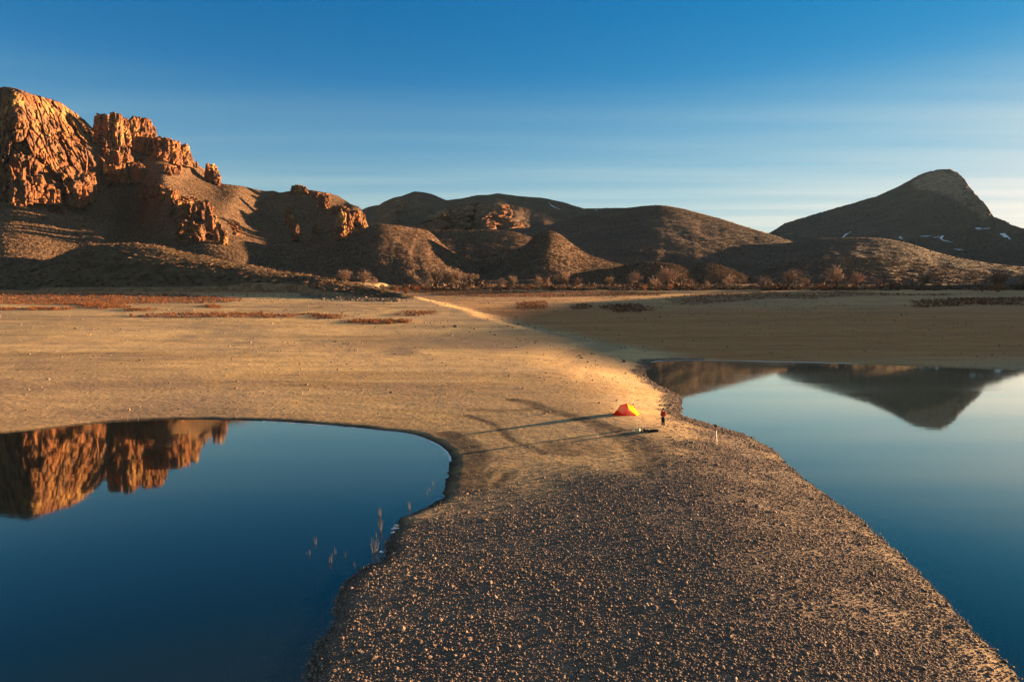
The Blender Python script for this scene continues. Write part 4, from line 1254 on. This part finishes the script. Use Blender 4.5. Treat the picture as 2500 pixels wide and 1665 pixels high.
# ================================================================== trees and shrubs of the shore
def branch_tree(seed, stems=1, spread=0.5, droop=0.0, levels=(5, 6, 8), trunk_h=0.22, rad=0.03):
    """leafless crown, height 1; returns (trunk MB, crown MB)"""
    rg = np.random.default_rng(seed)
    tr, cr = MB(), MB()
    def grow(mb, p, d, L, r, bend=0.12, seg=2):
        pts, rr = [p], [r]
        for s in range(seg):
            d = d + rg.normal(0, bend, 3) + np.array([0, 0, 0.05])
            d = d / np.linalg.norm(d)
            p = p + d * L / seg
            pts.append(p); rr.append(r * (1 - 0.55 * (s + 1) / seg))
        mb.tube(pts, rr, 3, False)
        return pts, d
    for s in range(stems):
        a = rg.random() * 6.28
        d0 = np.array([math.cos(a) * 0.25, math.sin(a) * 0.25, 1.0]) * (1, 1, 1) if stems > 1 else np.array([0.03, 0.02, 1.0])
        b0 = np.array([math.cos(a), math.sin(a), 0]) * (0.03 if stems > 1 else 0)
        pts, d = grow(tr, b0, d0 / np.linalg.norm(d0), trunk_h * rg.uniform(0.8, 1.2), rad, 0.06)
        for i in range(levels[0]):
            a = rg.random() * 6.28 + i * 6.28 / levels[0]
            t = spread * rg.uniform(0.5, 1.25)
            di = np.array([math.cos(a) * math.sin(t), math.sin(a) * math.sin(t), math.cos(t)])
            pi_, d2 = grow(tr, pts[-1], di, rg.uniform(0.30, 0.42), rad * 0.55, 0.14, 3)
            for j in range(levels[1]):
                q = pi_[1 + j % 3] if len(pi_) > 3 else pi_[-1]
                dj = d2 + rg.normal(0, 0.55, 3) + np.array([0, 0, 0.25]); dj /= np.linalg.norm(dj)
                pj, d3 = grow(cr, q, dj, rg.uniform(0.16, 0.30), rad * 0.30, 0.16, 2)
                for k in range(levels[2]):
                    dk = d3 + rg.normal(0, 0.6, 3) + np.array([0, 0, 0.2 - droop]); dk /= np.linalg.norm(dk)
                    grow(cr, pj[1 + k % 2], dk, rg.uniform(0.08, 0.19), rad * 0.20, 0.2, 2)
    return tr, cr

TREES = []
for k in range(5):
    tr, cr = branch_tree(700 + k, [1, 2, 1, 3, 2][k], [0.55, 0.5, 0.65, 0.5, 0.6][k])
    a, b = tr.build('trunk', M['bark']), cr.build('crown', M['bare_twig'])
    TREES.append((a.data, b.data))
    bpy.data.objects.remove(a); bpy.data.objects.remove(b)
SHRUBS = []
for k in range(4):
    tr, cr = branch_tree(760 + k, 7, 0.55, 0.0, (3, 4, 5), 0.25, 0.022)
    a, b = tr.build('stem', M['willow_twig']), cr.build('twig', M['willow_twig'])
    SHRUBS.append((a.data, b.data))
    bpy.data.objects.remove(a); bpy.data.objects.remove(b)

def put_plant(kind, px, hpx, D, mi, label, cat, group, wid=1.0, tint=None):
    x = (px - CX) / F_PX * D
    z = zg(x, D)
    h = hpx / F_PX * D * 1.18
    wid = wid * 1.12
    e = empty(kind, (x, D, z - 0.02 * h), RNG.random() * 6.28)
    e.scale = (h * wid, h * wid, h)
    names = ('trunk', 'crown') if kind.endswith('tree') else ('stem', 'twig')
    for nm, md in zip(names, (TREES if kind.endswith('tree') else SHRUBS)[mi]):
        o = link(nm, md, None, e)
    tag(e, label, cat, group)
    return e

TG = 'bare cottonwood trees along the far shore'
for px, hp, D, mi, wd, lab in [
  (1034,27,478,2,1.25,'low dark rounded bare tree left of the tall cottonwood clump'),
  (1072,46,486,1,0.85,'tall bare cottonwood, leftmost of the clump of three'),
  (1090,47,482,3,0.9,'tall bare cottonwood in the middle of the clump of three'),
  (1119,43,484,4,1.1,'broad bare cottonwood at the right of the clump of three'),
  (1218,30,486,0,1.1,'small bare tree right of the clump of three, first of a thin pair'),
  (1253,32,484,1,0.9,'small bare tree right of the clump of three, second of a thin pair'),
  (1308,29,486,4,1.1,'low bare tree left of the round cottonwood under the dark shadow strip'),
  (1335,30,488,2,1.0,'low bare tree touching the left side of the round cottonwood'),
  (1372,42,484,3,0.95,'round bare cottonwood at the right end of the dark shadow strip'),
  (1404,31,486,0,1.0,'shorter bare tree just right of the round cottonwood'),
  (1484,28,487,1,1.0,'small bare tree standing alone left of the two pinkish trees'),
  (1556,42,484,4,1.1,'pinkish bare tree, left of the largest pinkish tree'),
  (1596,30,486,2,1.0,'small bare tree between the two pinkish trees'),
  (1632,48,480,3,1.15,'largest pinkish bare tree with dense round crown, middle of the shore'),
  (1688,24,486,1,0.6,'thin spindly bare tree right of the largest pinkish tree'),
  (1730,22,486,0,0.9,'very small bare tree below the round sage knoll'),
  (1779,30,486,4,0.8,'slim bare tree at the right foot of the round sage knoll'),
  (1864,34,486,2,1.2,'wide low bare tree left of the upright bare tree'),
  (1931,44,484,1,1.1,'upright bare tree with several stems before the dark right knoll'),
  (1969,32,486,0,0.9,'small bare tree squeezed between two taller trees before the right knoll'),
  (2048,52,482,4,1.15,'tallest bare tree before the dark right knoll, with open spreading limbs'),
  (2092,38,485,3,0.9,'bare tree touching the right side of the tallest right hand tree'),
  (2141,30,486,2,1.1,'hazy low bare tree right of the tallest right hand tree'),
  (2204,25,486,0,1.1,'small hazy bare tree before the pale right part of the knoll'),
  (2248,38,484,1,0.9,'tall faint bare tree farthest right before the open slope'),
  (2432,44,470,3,1.2,'dark bare tree in the shade near the right edge'),
  (2484,42,468,4,1.1,'dark bare tree in the shade, last one at the right edge')]:
    put_plant('cottonwood_tree', px, hp, D, mi, lab, 'tree', TG, wd)
for px, hp, D, mi, wd, lab in [
  (842,32,392,3,1.3,'orange tinted bare tree on the right end of the dark mound, left of a pair'),
  (887,36,388,4,1.25,'orange tinted bare tree on the right end of the dark mound, right of a pair'),
  (914,26,380,2,1.1,'smallest orange tinted bare tree at the right tip of the dark mound')]:
    e = put_plant('willow_tree', px, hp, D, mi, lab, 'tree', 'bare trees on the right end of the mound', wd)
    e.location.z = at_depth(px, np.interp(px, [842, 887, 914], [694, 699, 704]), D)[2] - 0.3
SG = 'reddish willow shrubs along the far shore'
for px, hp, D, mi, wd, lab in [
  (968,16,420,0,1.6,'reddish shrub next to the right tip of the mound'), (992,17,424,1,1.6,'reddish shrub second from the right tip of the mound'),
  (1016,18,430,2,1.6,'reddish shrub under the low dark rounded tree'), (1042,16,440,3,1.5,'reddish shrub below the left edge of the cottonwood clump'),
  (1068,13,445,0,1.5,'small reddish shrub in front of the leftmost cottonwood'), (1132,13,455,1,0.7,'single thin reddish shrub right of the cottonwood clump'),
  (1243,16,466,2,1.2,'reddish shrub in front of the thin pair of trees'), (1268,12,468,3,1.2,'small reddish shrub right of the thin pair of trees'),
  (1292,15,466,0,1.5,'wide reddish shrub left of the round cottonwood'), (1330,13,468,1,1.3,'reddish shrub just left of the round cottonwood trunk'),
  (1372,9,466,2,1.2,'tiny reddish shrub in front of the round cottonwood'), (1444,11,466,3,1.2,'small reddish shrub between round cottonwood and pinkish trees'),
  (1573,14,462,0,1.4,'reddish shrub in front of the left pinkish tree'), (1610,14,462,1,1.6,'reddish shrub left of the trunk of the largest pinkish tree'),
  (1634,18,458,2,1.0,'tall reddish shrub in front of the largest pinkish tree'), (1679,14,462,3,1.2,'round reddish shrub by the thin spindly tree'),
  (1728,9,464,0,1.3,'tiny dull shrub below the round sage knoll'), (1878,16,456,1,1.5,'wide reddish shrub under the wide low tree'),
  (1912,17,458,2,1.2,'reddish shrub left of the upright many stemmed tree'), (1964,7,462,3,1.0,'tiny reddish shrub right of the upright many stemmed tree'),
  (2004,18,458,0,1.3,'round reddish shrub left of the tallest right hand tree'), (2038,15,454,1,1.3,'reddish shrub in front of the tallest right hand tree'),
  (2082,16,456,2,1.1,'reddish shrub under the right side of the tallest right hand tree'), (2102,9,456,3,1.0,'tiny reddish shrub right of the tallest right hand tree'),
  (2121,11,458,0,1.0,'small lone reddish shrub on the open shore'), (2395,14,440,1,1.4,'dim shrub at the left of the shaded right corner'),
  (2434,22,436,2,1.5,'large dim reddish shrub in the shaded right corner')]:
    put_plant('willow_shrub', px, hp, D, mi, lab, 'shrub', SG, wd)

# red dry grass of the old shorelines
def blade_meshes(k=5):
    out = []
    for i in range(k):
        V, F = [], []
        for j in range(16):
            a = RNG.random() * 6.28; r = RNG.random() * 0.45
            b = np.array([math.cos(a) * r, math.sin(a) * r, 0])
            tip = b + np.array([RNG.normal(0, 0.25), RNG.normal(0, 0.25), RNG.uniform(0.5, 1.0)])
            c = np.array([math.cos(a + 1.6), math.sin(a + 1.6), 0]) * 0.05
            s = len(V); V += [b - c, b + c, tip]; F.append((s, s + 1, s + 2))
        out.append(proto_mesh('grass_tuft', V, F, M['red_grass']))
    return out
TUFT = blade_meshes()
gp = []
for k, poly in enumerate(RED_W):
    lo, hi = poly.min(0), poly.max(0)
    cnt = int(min(9000, (hi - lo).prod() * 1.4))
    q = lo + RNG.random((cnt, 2)) * (hi - lo)
    n_ = fbm(q[:, 0] / 5, q[:, 1] / 5, 0.0, 4, 21)
    dens = (0.9 if k < 8 else 0.45)
    gp.append(q[(RNG.random(cnt) < dens * sstep(-3, 2, -sdist(q[:, 0], q[:, 1], poly) + 9 * n_))])
gp = np.concatenate(gp)
gh = ground_z(gp[:, 0], gp[:, 1])[0]
gs = np.exp(RNG.normal(math.log(0.62), 0.3, len(gp)))
scatter('red_grass', np.stack([gp[:, 0], gp[:, 1], gh - 0.03], -1), np.stack([gs * 0, gs * 0, RNG.random(len(gp)) * 6.28], -1), np.stack([gs * 1.3, gs * 1.3, gs], -1),
        RNG.integers(0, 5, len(gp)), TUFT, 'rust red dry grass in bands on the dry lakebed')

# ================================================================== ice along the water, reeds, rocks
def rim(name, px_line, width, label):
    c = smooth_poly(at_plane([p[0] for p in px_line], [p[1] for p in px_line])[:, :2], 10)
    tdir = np.gradient(c, axis=0); tdir /= np.linalg.norm(tdir, axis=1)[:, None]
    nrm = np.stack([-tdir[:, 1], tdir[:, 0]], -1)
    sgn = np.sign(sdist(c[:, 0] + nrm[:, 0] * 3, c[:, 1] + nrm[:, 1] * 3, LPOLY if c[:, 0].mean() < 0 else RPOLY).mean())
    nrm = -nrm * sgn                                            # towards the water
    w = width * (0.55 + 0.6 * np.abs(perlin(c[:, 0] / 3, c[:, 1] / 3, 0.0, 611))) * sstep(0, 0.12, np.linspace(0, 1, len(c))) * sstep(1, 0.88, np.linspace(0, 1, len(c)))
    o_ = c - nrm * 0.15; i_ = c + nrm * (w + 0.02)[:, None]
    n_ = len(c)
    V = [(p[0], p[1], 0.022) for p in o_] + [(p[0], p[1], 0.022) for p in i_] + [(p[0], p[1], -0.02) for p in i_]
    F = [(k, k + 1, n_ + k + 1, n_ + k) for k in range(n_ - 1)] + [(n_ + k, n_ + k + 1, 2 * n_ + k + 1, 2 * n_ + k) for k in range(n_ - 1)]
    me = bpy.data.meshes.new(name); me.from_pydata(V, [], F); me.update()
    tag(link(name, me, M['ice']), label, 'ice')
rim('shore_ice', [(640,1028.5),(690,1031),(760,1036),(828,1041),(917,1050),(988,1058),(1032,1070),(1070,1088),(1093,1109),(1098,1127)], 0.07, 'thin white ice rim along the far curved shore of the left pond')
rim('shore_ice', [(1588,885),(1620,880.5),(1700,879.5),(1800,880.5),(1900,883),(2000,885),(2100,888)], 0.3, 'thin white ice rim along the far shore of the right pond')
mb = MB()
for k, (px, py, r) in enumerate([(967,1284,0.12),(965,1291,0.18),(960,1301,0.12),(931,1349,0.10)]):
    p = at_plane(px, py)
    o = MB(); o.blob((0, 0, 0), (r, r * 0.6, 0.05), k, 14, 6, 0.8)
    q = o.build('ice_chunk', M['ice'], smooth=True); q.location = Vector((p[0], p[1], 0.03))
    tag(q, ['farthest small ice piece at the stony bank of the left pond', 'largest ice piece at the stony bank of the left pond', 'ice piece just nearer than the largest one at the stony bank', 'lone ice piece nearest the camera beside the upright reed bunches'][k], 'ice', 'ice pieces at the bank of the left pond')

def reed(px, py, hpx, nbl, label, spreadf=0.12):
    p = at_plane(px, py)
    h = hpx / F_PX * np.linalg.norm(p - np.array([0, 0, CAM_H])) * 1.05
    m = MB()
    for k in range(nbl):
        a = RNG.random() * 6.28; r = RNG.random() * 0.12 * h
        b = Vector((math.cos(a) * r, math.sin(a) * r, -0.1)); t = Vector((b.x + RNG.normal(0, spreadf * h), b.y + RNG.normal(0, spreadf * h), h * RNG.uniform(0.55, 1.0)))
        m.tube([b, b.lerp(t, 0.5) + Vector((RNG.normal(0, 0.03 * h), 0, 0.04 * h)), t], [0.0065, 0.005, 0.0025], 3, False)
    o = m.build('reed_tuft', M['reed']); o.location = Vector((p[0], p[1], 0))
    tag(o, label, 'reed', 'dry reeds standing in the left pond')
for a in [(927,1260,20,16,'bushy dry reed tuft, farthest of the three standing in line off the stony bank'), (930,1296,29,13,'tall dry reed tuft, middle of the three in line off the stony bank'),
          (919,1311,13,6,'sparse short reed tuft just left of the middle one off the stony bank'), (911,1351,38,9,'tallest upright reed bunch, left one of a close pair near the bank'),
          (919,1347,34,9,'upright reed bunch, right one of a close pair near the bank'), (1001,1241,18,9,'spreading reed tuft close to the bank by the bend'),
          (1056,1183,13,4,'thin reed stalks nearest the curved corner of the left pond'), (1049,1198,9,5,'short dark reed stalks below the corner ones'), (1043,1208,15,3,'few thin reed stalks leftmost by the corner of the pond'),
          (770,1328,18,6,'reed tuft farthest out in the pond'), (756,1353,13,3,'tiny reed stalks left of all, right one of two'), (748,1352,6,2,'tiny reed stalks left of all, left one of two'),
          (803,1374,18,3,'short reed stalk left of the taller nearest one in open water'), (810,1373,27,4,'tall thin reed stalks nearest in the open water'), (819,1351,17,3,'single thin reed behind the tall nearest one'),
          (843,1360,15,3,'thin reed between the open water and the bank'), (865,1382,12,5,'faint low reed tuft beside the gravel bank')]:
    reed(*a)
for px, py, h, lab in [(1170,1213,22,'tallest of three dry stalks on the sand by the stony bank'), (1195,1226,16,'right hand dry stalk on the sand by the stony bank'), (1136,1220,12,'shortest left hand dry stalk on the sand by the stony bank')]:
    p = hit(px, py); m = MB()
    for k in range(4):
        m.tube([(RNG.normal(0, .03), RNG.normal(0, .03), -0.05), (RNG.normal(0, .1), RNG.normal(0, .1), h / F_PX * p[1] * RNG.uniform(.7, 1))], [0.012, 0.006], 3, False)
    o = m.build('dry_stalk', M['reed']); o.location = Vector(p)
    tag(o, lab, 'plant', 'dry stalks on the sand')

BOULD = [(1111,799,11,'dark boulder, largest on the pale terrace'),(1083,799,5,'small rock left of the largest dark boulder'),(1197,812,6,'rock on the brow of the pale terrace right of the largest boulder'),
         (1158,804,6,'rock between the largest boulder and the brow rock'),(1240,797,6,'rock in the loose group right of the terrace brow, left one'),(1252,801,5,'rock in the loose group right of the terrace brow, right one'),
         (1523,884,9,'rock by the tip of the far pond corner'),(1416,869,7,'dark flat rock on the sandy bank above the tent'),(1611,981,6,'pale rock on the sand above the person'),
         (1637,991,10,'dark bluish rock at the pond edge above the person'),(1645,984,7,'dark rock nearest the water above the person'),(1505,979,6,'dark rock right above the tent'),(1463,984,6,'dark rock left above the tent'),
         (1342,1006,6,'small rock beside the upper wheel track'),(1522,1114,6,'single white stone inside the curve of the wheel track'),(578,932,6,'small pale rock on the open sand far left of the tent'),(1574,917,8,'rock at the water edge in the far pond corner'),
         (1590,935,7,'rock at the water edge right of the far pond corner'),(1628,957,7,'rock on the little point by the pond above the person'),(1650,1100,4,'small stone between the tripod and the fire')]
for k, (px, py, w, lab) in enumerate(BOULD):
    p = hit(px, py); r = w / F_PX * np.linalg.norm(p - np.array([0, 0, CAM_H])) * 0.5
    o = MB(); o.blob((0, 0, 0), (r, r * 0.8, r * 0.75), 40 + k, 10, 8, 0.5)
    o = o.build('boulder', M['gravel_stone']); o.location = Vector(p) + Vector((0, 0, r * 0.35)); o.rotation_euler.z = k
    tag(o, lab, 'rock', 'single rocks on the lakebed')

# ================================================================== the camp
TA, TB, TC = hit(1495, 1014.4), hit(1555, 1015.2), hit(1562, 1010.8)
y0 = TA[1]
TD = TC + (TA - TB) * 0.82 + np.array([0.1, 0.1, 0]); TD[2] = zg(TD[0], TD[1])
Tt = at_depth(1530.5, 985.0, y0 + 0.55); Ts = at_depth(1515.5, 988.6, y0 + 0.6); Tr = at_depth(1544.5, 990.2, y0 + 1.05)
Tk = at_depth(1535.5, 1000.4, y0 + 0.12); Te = hit(1537, 1014.9)
org = Vector(((TA[0] + TC[0]) / 2, (TA[1] + TC[1]) / 2, min(TA[2], TC[2])))
tent = empty('tent', org)
tag(tent, 'small orange dome tent, sunlit side yellow, pitched on the sand near the pond', 'tent')
tcen = Vector(((Tt + TA + TB + TC) / 4).tolist())
def panel(name, ring, mat, sag=0.05):
    R_ = [Vector(p) for p in ring]
    n_ = len(R_)
    c = sum(R_, Vector()) / n_
    out = (R_[1] - R_[0]).cross(R_[2] - R_[0]).normalized()
    if out.dot(c - tcen) < 0: out = -out
    V = [c + out * sag]; F = []
    m = MB()
    pts = []
    for k in range(n_):
        a, b = R_[k], R_[(k + 1) % n_]
        for j in range(4): pts.append(a.lerp(b, j / 4))
    inner = [c.lerp(p, 0.55) + out * sag * 0.75 for p in pts]
    V = [c + out * sag] + inner + pts
    K = len(pts)
    for k in range(K):
        j = (k + 1) % K
        F.append((0, 1 + k, 1 + j)); F.append((1 + k, 1 + K + k, 1 + K + j, 1 + j))
    m.add([v - org for v in V], F)
    return m.build(name, M[mat], tent, smooth=(name == 'front_panel'))
panel('front_panel', [TA, Te, Tk, Tt, Ts], 'tent_shade_red', 0.04)
panel('door_panel', [Te, TB, Tk], 'tent_orange', 0.02)
panel('side_panel', [Tk, TB, TC, Tr, Tt], 'tent_sunlit_yellow', 0.04)
panel('back_panel', [TC, TD, Ts, Tt, Tr], 'tent_sunlit_yellow', -0.05)
panel('end_panel', [TD, TA, Ts], 'tent_shade_red', 0.04)
def tpole(pts):
    m = MB(); m.tube([Vector(p) - org for p in pts], 0.012, 5); return m.build('tent_pole', M['tent_shade_red'], tent)
tpole([TA, Ts, Tt]); tpole([TB, Tk, Tt]); tpole([TC, Tr, Tt]); tpole([TD, Ts])
for p, d in [(Ts, (-1.3, -0.2)), (Tr, (1.0, 0.3)), (Tk, (0.3, -1.1))]:
    e_ = np.array([p[0] + d[0], p[1] + d[1], 0]); e_[2] = zg(e_[0], e_[1])
    m = MB(); m.tube([Vector(p) - org, Vector(e_) - org], 0.004, 3); m.build('guy_line', M['reed'], tent)

# person
def skin_mesh(name, verts, edges, rads, mat, parent, root=0, sub=1):
    me = bpy.data.meshes.new(name)
    me.from_pydata(verts, edges, []); me.update()
    o = link(name, me, mat, parent)
    o.modifiers.new('skin', 'SKIN')
    sv = me.skin_vertices[0].data
    for k, r in enumerate(rads):
        sv[k].radius = (r, r) if not hasattr(r, '__len__') else r
        sv[k].use_root = (k == root)
    s = o.modifiers.new('sub', 'SUBSURF'); s.levels = sub; s.render_levels = sub
    return o
P0 = hit(1619, 1042.5)
per = empty('person', Vector(P0), math.radians(-38))
tag(per, 'person in red orange jacket and dark trousers standing by the campfire with hands joined', 'person')
Vb = [(0,0,.94),(0,.01,1.12),(0,.01,1.32),(0,.015,1.46),(0,0,1.54),(0,-.015,1.62),(0,0,1.70)]
Eb = [(0,1),(1,2),(2,3),(3,4),(4,5),(5,6)]
Rb = [.115,.105,.125,.06,.05,.078,.07]
for s in (-1, 1):
    b = len(Vb)
    Vb += [(s*.165,.02,1.42),(s*.235,.05,1.14),(s*.09,-.19,1.05),(s*.045,-.235,1.04)]
    Eb += [(2,b),(b,b+1),(b+1,b+2),(b+2,b+3)]; Rb += [.055,.042,.028,.03]
    h = b + 3
    for f, (dx, dy, dz, L) in enumerate([(-.03,-.05,.03,.9),(-.055,-.03,.018,1),(-.06,-.022,0,1.05),(-.055,-.02,-.018,.95),(-.045,-.015,-.034,.8)]):
        q = len(Vb)
        Vb += [(s*(.045)+s*dx*.5*L,-.235+dy*.5*L,1.04+dz*.8),(s*.045+s*dx*L,-.235+dy*L*.8,1.035+dz)]
        Eb += [(h,q),(q,q+1)]; Rb += [.010,.008]
    b = len(Vb)
    Vb += [(s*.09,0,.88),(s*.105,-.02,.49),(s*.115,.02,.10),(s*.125,-.10,.05)]
    Eb += [(0,b),(b,b+1),(b+1,b+2),(b+2,b+3)]; Rb += [.08,.052,.036,.035]
body = skin_mesh('body', Vb, Eb, Rb, M['skin'], per)
Vj = [(0,0,.86),(0,.01,1.02),(0,.01,1.18),(0,.015,1.34),(0,.02,1.45)]; Ej = [(0,1),(1,2),(2,3),(3,4)]; Rj = [(.17,.135),(.165,.13),(.165,.13),(.17,.13),(.085,.08)]
for s in (-1, 1):
    b = len(Vj)
    Vj += [(s*.18,.02,1.405),(s*.255,.055,1.14),(s*.11,-.165,1.055)]; Ej += [(3,b),(b,b+1),(b+1,b+2)]; Rj += [.082,.066,.05]
skin_mesh('jacket', Vj, Ej, Rj, M['jacket'], per, 2)
Vt = [(0,0,.90)]; Et = []; Rt = [(.15,.115)]
for s in (-1, 1):
    b = len(Vt)
    Vt += [(s*.085,0,.82),(s*.09,-.02,.49),(s*.10,.02,.09)]; Et += [(0,b),(b,b+1),(b+1,b+2)]; Rt += [.115,.09,.08]
skin_mesh('trousers', Vt, Et, Rt, M['trousers'], per)
m = MB(); m.blob((0, .02, 1.68), (.102, .108, .105), 3, 12, 9, .06); m.build('hair', M['hair'], per, True)
m = MB(); m.tube([(-.07,.02,1.47),(0,-.06,1.475),(.07,.02,1.47),(0,.075,1.48),(-.07,.02,1.47)], .02, 6); m.build('collar', M['pale_metal'], per, True)
m = MB(); m.blob((0, -.10, 1.61), (.014, .02, .02), 1, 6, 5, 0); m.build('nose', M['skin'], per, True)
for s in (-1, 1):
    m = MB(); m.blob((s*.03, -.088, 1.635), (.012, .008, .008), 1, 6, 5, 0); m.build('eye', M['hair'], per, True)
    m = MB(); m.blob((s*.085, .0, 1.615), (.012, .022, .032), 1, 6, 5, 0); m.build('ear', M['skin'], per, True)
    m = MB(); m.blob((s*.122, -.06, .045), (.055, .14, .055), 2, 10, 7, .05); m.build('shoe', M['shoe'], per, True)
m = MB(); m.blob((0, -.083, 1.575), (.025, .008, .006), 1, 6, 5, 0); m.build('mouth', M['hair'], per, True)

# fire place and the things around it
FP = hit(1576, 1053)
fire = empty('campfire', Vector(FP))
tag(fire, 'smoking campfire of charred logs ringed with stones, in front of the tent', 'campfire')
m = MB(); m.blob((0, 0, 0), (.42, .34, .05), 5, 12, 6, .3); m.build('ash_bed', M['char'], fire, True)
for k in range(9):
    a = k * 6.28 / 9 + .2
    m = MB(); m.blob((0, 0, 0), (.11 + .03 * (k % 3), .09, .085), 70 + k, 8, 6, .4)
    o = m.build('fire_stone', M['gravel_stone'] if k % 2 else M['char'], fire); o.location = (math.cos(a) * .45, math.sin(a) * .38, .05)
for k, (a, L) in enumerate([(.4, .6), (1.7, .55), (2.6, .5)]):
    m = MB(); m.tube([(-math.cos(a) * L / 2, -math.sin(a) * L / 2, .07), (0, 0, .10), (math.cos(a) * L / 2, math.sin(a) * L / 2, .16)], [.045, .05, .04], 6); m.build('charred_log', M['char'], fire)
def lay(px, py): return Vector(hit(px, py))
b_ = lay(1557, 1055.5)
m = MB(); m.blob((0, 0, .17), (.22, .17, .19), 91, 12, 9, .45); m.blob((.12, .0, .30), (.10, .09, .09), 92, 9, 7, .4)
o = m.build('bag', M['cream_cloth'], smooth=True); o.location = b_; tag(o, 'crumpled cream bag on the sand left of the campfire', 'bag')
m = MB(); m.tube([(0, 0, 0), (0, 0, .015), (0, 0, .14), (0, 0, .15)], [.10, .115, .115, .10], 12); pot = m.build('pot', M['dark_pot']); pot.location = lay(1567, 1055.6)
m = MB(); m.tube([(-.115, 0, .14), (-.06, 0, .22), (.06, 0, .22), (.115, 0, .14)], .007, 5); m.build('handle', M['pale_metal'], pot)
tag(pot, 'small dark blue cooking pot between the cream bag and the campfire', 'pot')
lg = empty('log_pile', lay(1594, 1055), 0.15)
tag(lg, 'low dark pile of driftwood logs right of the campfire', 'log pile')
for k, (x, y, z, L, r) in enumerate([(0, 0, .07, 1.0, .08), (.1, .15, .07, .85, .07), (.12, .07, .19, .8, .06), (-.25, -.05, .16, .55, .04)]):
    m = MB(); m.tube([(x - L / 2, y, z), (x, y + .03, z + .02), (x + L / 2, y - .02, z + (.08 if k == 3 else 0))], [r * .9, r, r * .8], 7); m.build('log', M['char' if k < 2 else 'log'], lg)
# tripod near the water
TP = hit(1747, 1083)
tri = empty('tripod', Vector(TP))
tag(tri, 'pale legged tripod with a small dark device on top, on gravel near the right pond', 'tripod')
for k, a in enumerate((-1.4, .7, 2.8)):
    m = MB(); m.tube([(math.cos(a) * .05, math.sin(a) * .05, 1.12), (math.cos(a) * .13, math.sin(a) * .13, .55), (math.cos(a) * .24, math.sin(a) * .24, 0)], [.035, .028, .016], 6); m.build('leg', M['pale_metal'], tri)
m = MB(); m.tube([(0, 0, .95), (0, 0, 1.42)], .022, 6); m.build('column', M['log'], tri)
m = MB(); m.tube([(0, 0, 1.06), (0, 0, 1.16)], .06, 8); m.build('collar', M['log'], tri)
m = MB(); m.box((0, 0, 1.50), (.17, .12, .13)); m.tube([(0, 0, 1.41), (0, 0, 1.45)], .04, 8); m.box((0, 0, 1.60), (.08, .08, .07)); m.tube([(-.14, 0, 1.50), (-.08, 0, 1.50)], .045, 8); m.build('device', M['black_plastic'], tri)

# smoke drifting from the fire towards the tent
n = NT('smoke')
pos = n.coord(world=False)
sepz = n.new('ShaderNodeSeparateXYZ'); n.put(sepz.inputs[0], pos)
dn = n.ramp(n.noise(1.6, 4, 0.6, pos, 0.8), [(0.38, 0.0), (0.62, 1.0)])
fz = n.ramp(n.math('DIVIDE', sepz.outputs['Z'], 3.4), [(0.0, 0.9), (0.25, 0.45), (0.7, 0.14), (1.0, 0.0)])
pv = n.new('ShaderNodeVolumePrincipled')
pv.inputs['Color'].default_value = (0.85, 0.82, 0.82, 1)
n.put(pv.inputs['Density'], n.math('MULTIPLY', n.math('MULTIPLY', dn, fz), 0.22))
n.t.links.new(pv.outputs[0], n.out.inputs['Volume'])
m = MB(); m.tube([(0, 0, .12), (-.25, .15, .45), (-.7, .5, .95), (-1.3, 1.2, 1.5), (-2.1, 2.2, 2.2), (-3.2, 3.6, 3.0)], [.10, .22, .34, .5, .7, .8], 10)
sm = m.build('smoke', n.m, smooth=True); sm.location = Vector(FP)
tag(sm, 'faint smoke drifting from the campfire across the tent', kind='stuff')

# haze of the valley air
mb = MB(); mb.box((0, 1750, 299), (8800, 7000, 606))
n = NT('haze')
pv = n.new('ShaderNodeVolumePrincipled')
pv.inputs['Color'].default_value = (0.34, 0.60, 0.88, 1)
pv.inputs['Density'].default_value = 8e-6
pv.inputs['Anisotropy'].default_value = 0.0
n.t.links.new(pv.outputs[0], n.out.inputs['Volume'])
tag(mb.build('haze', n.m), 'thin blue haze filling the valley', kind='stuff')
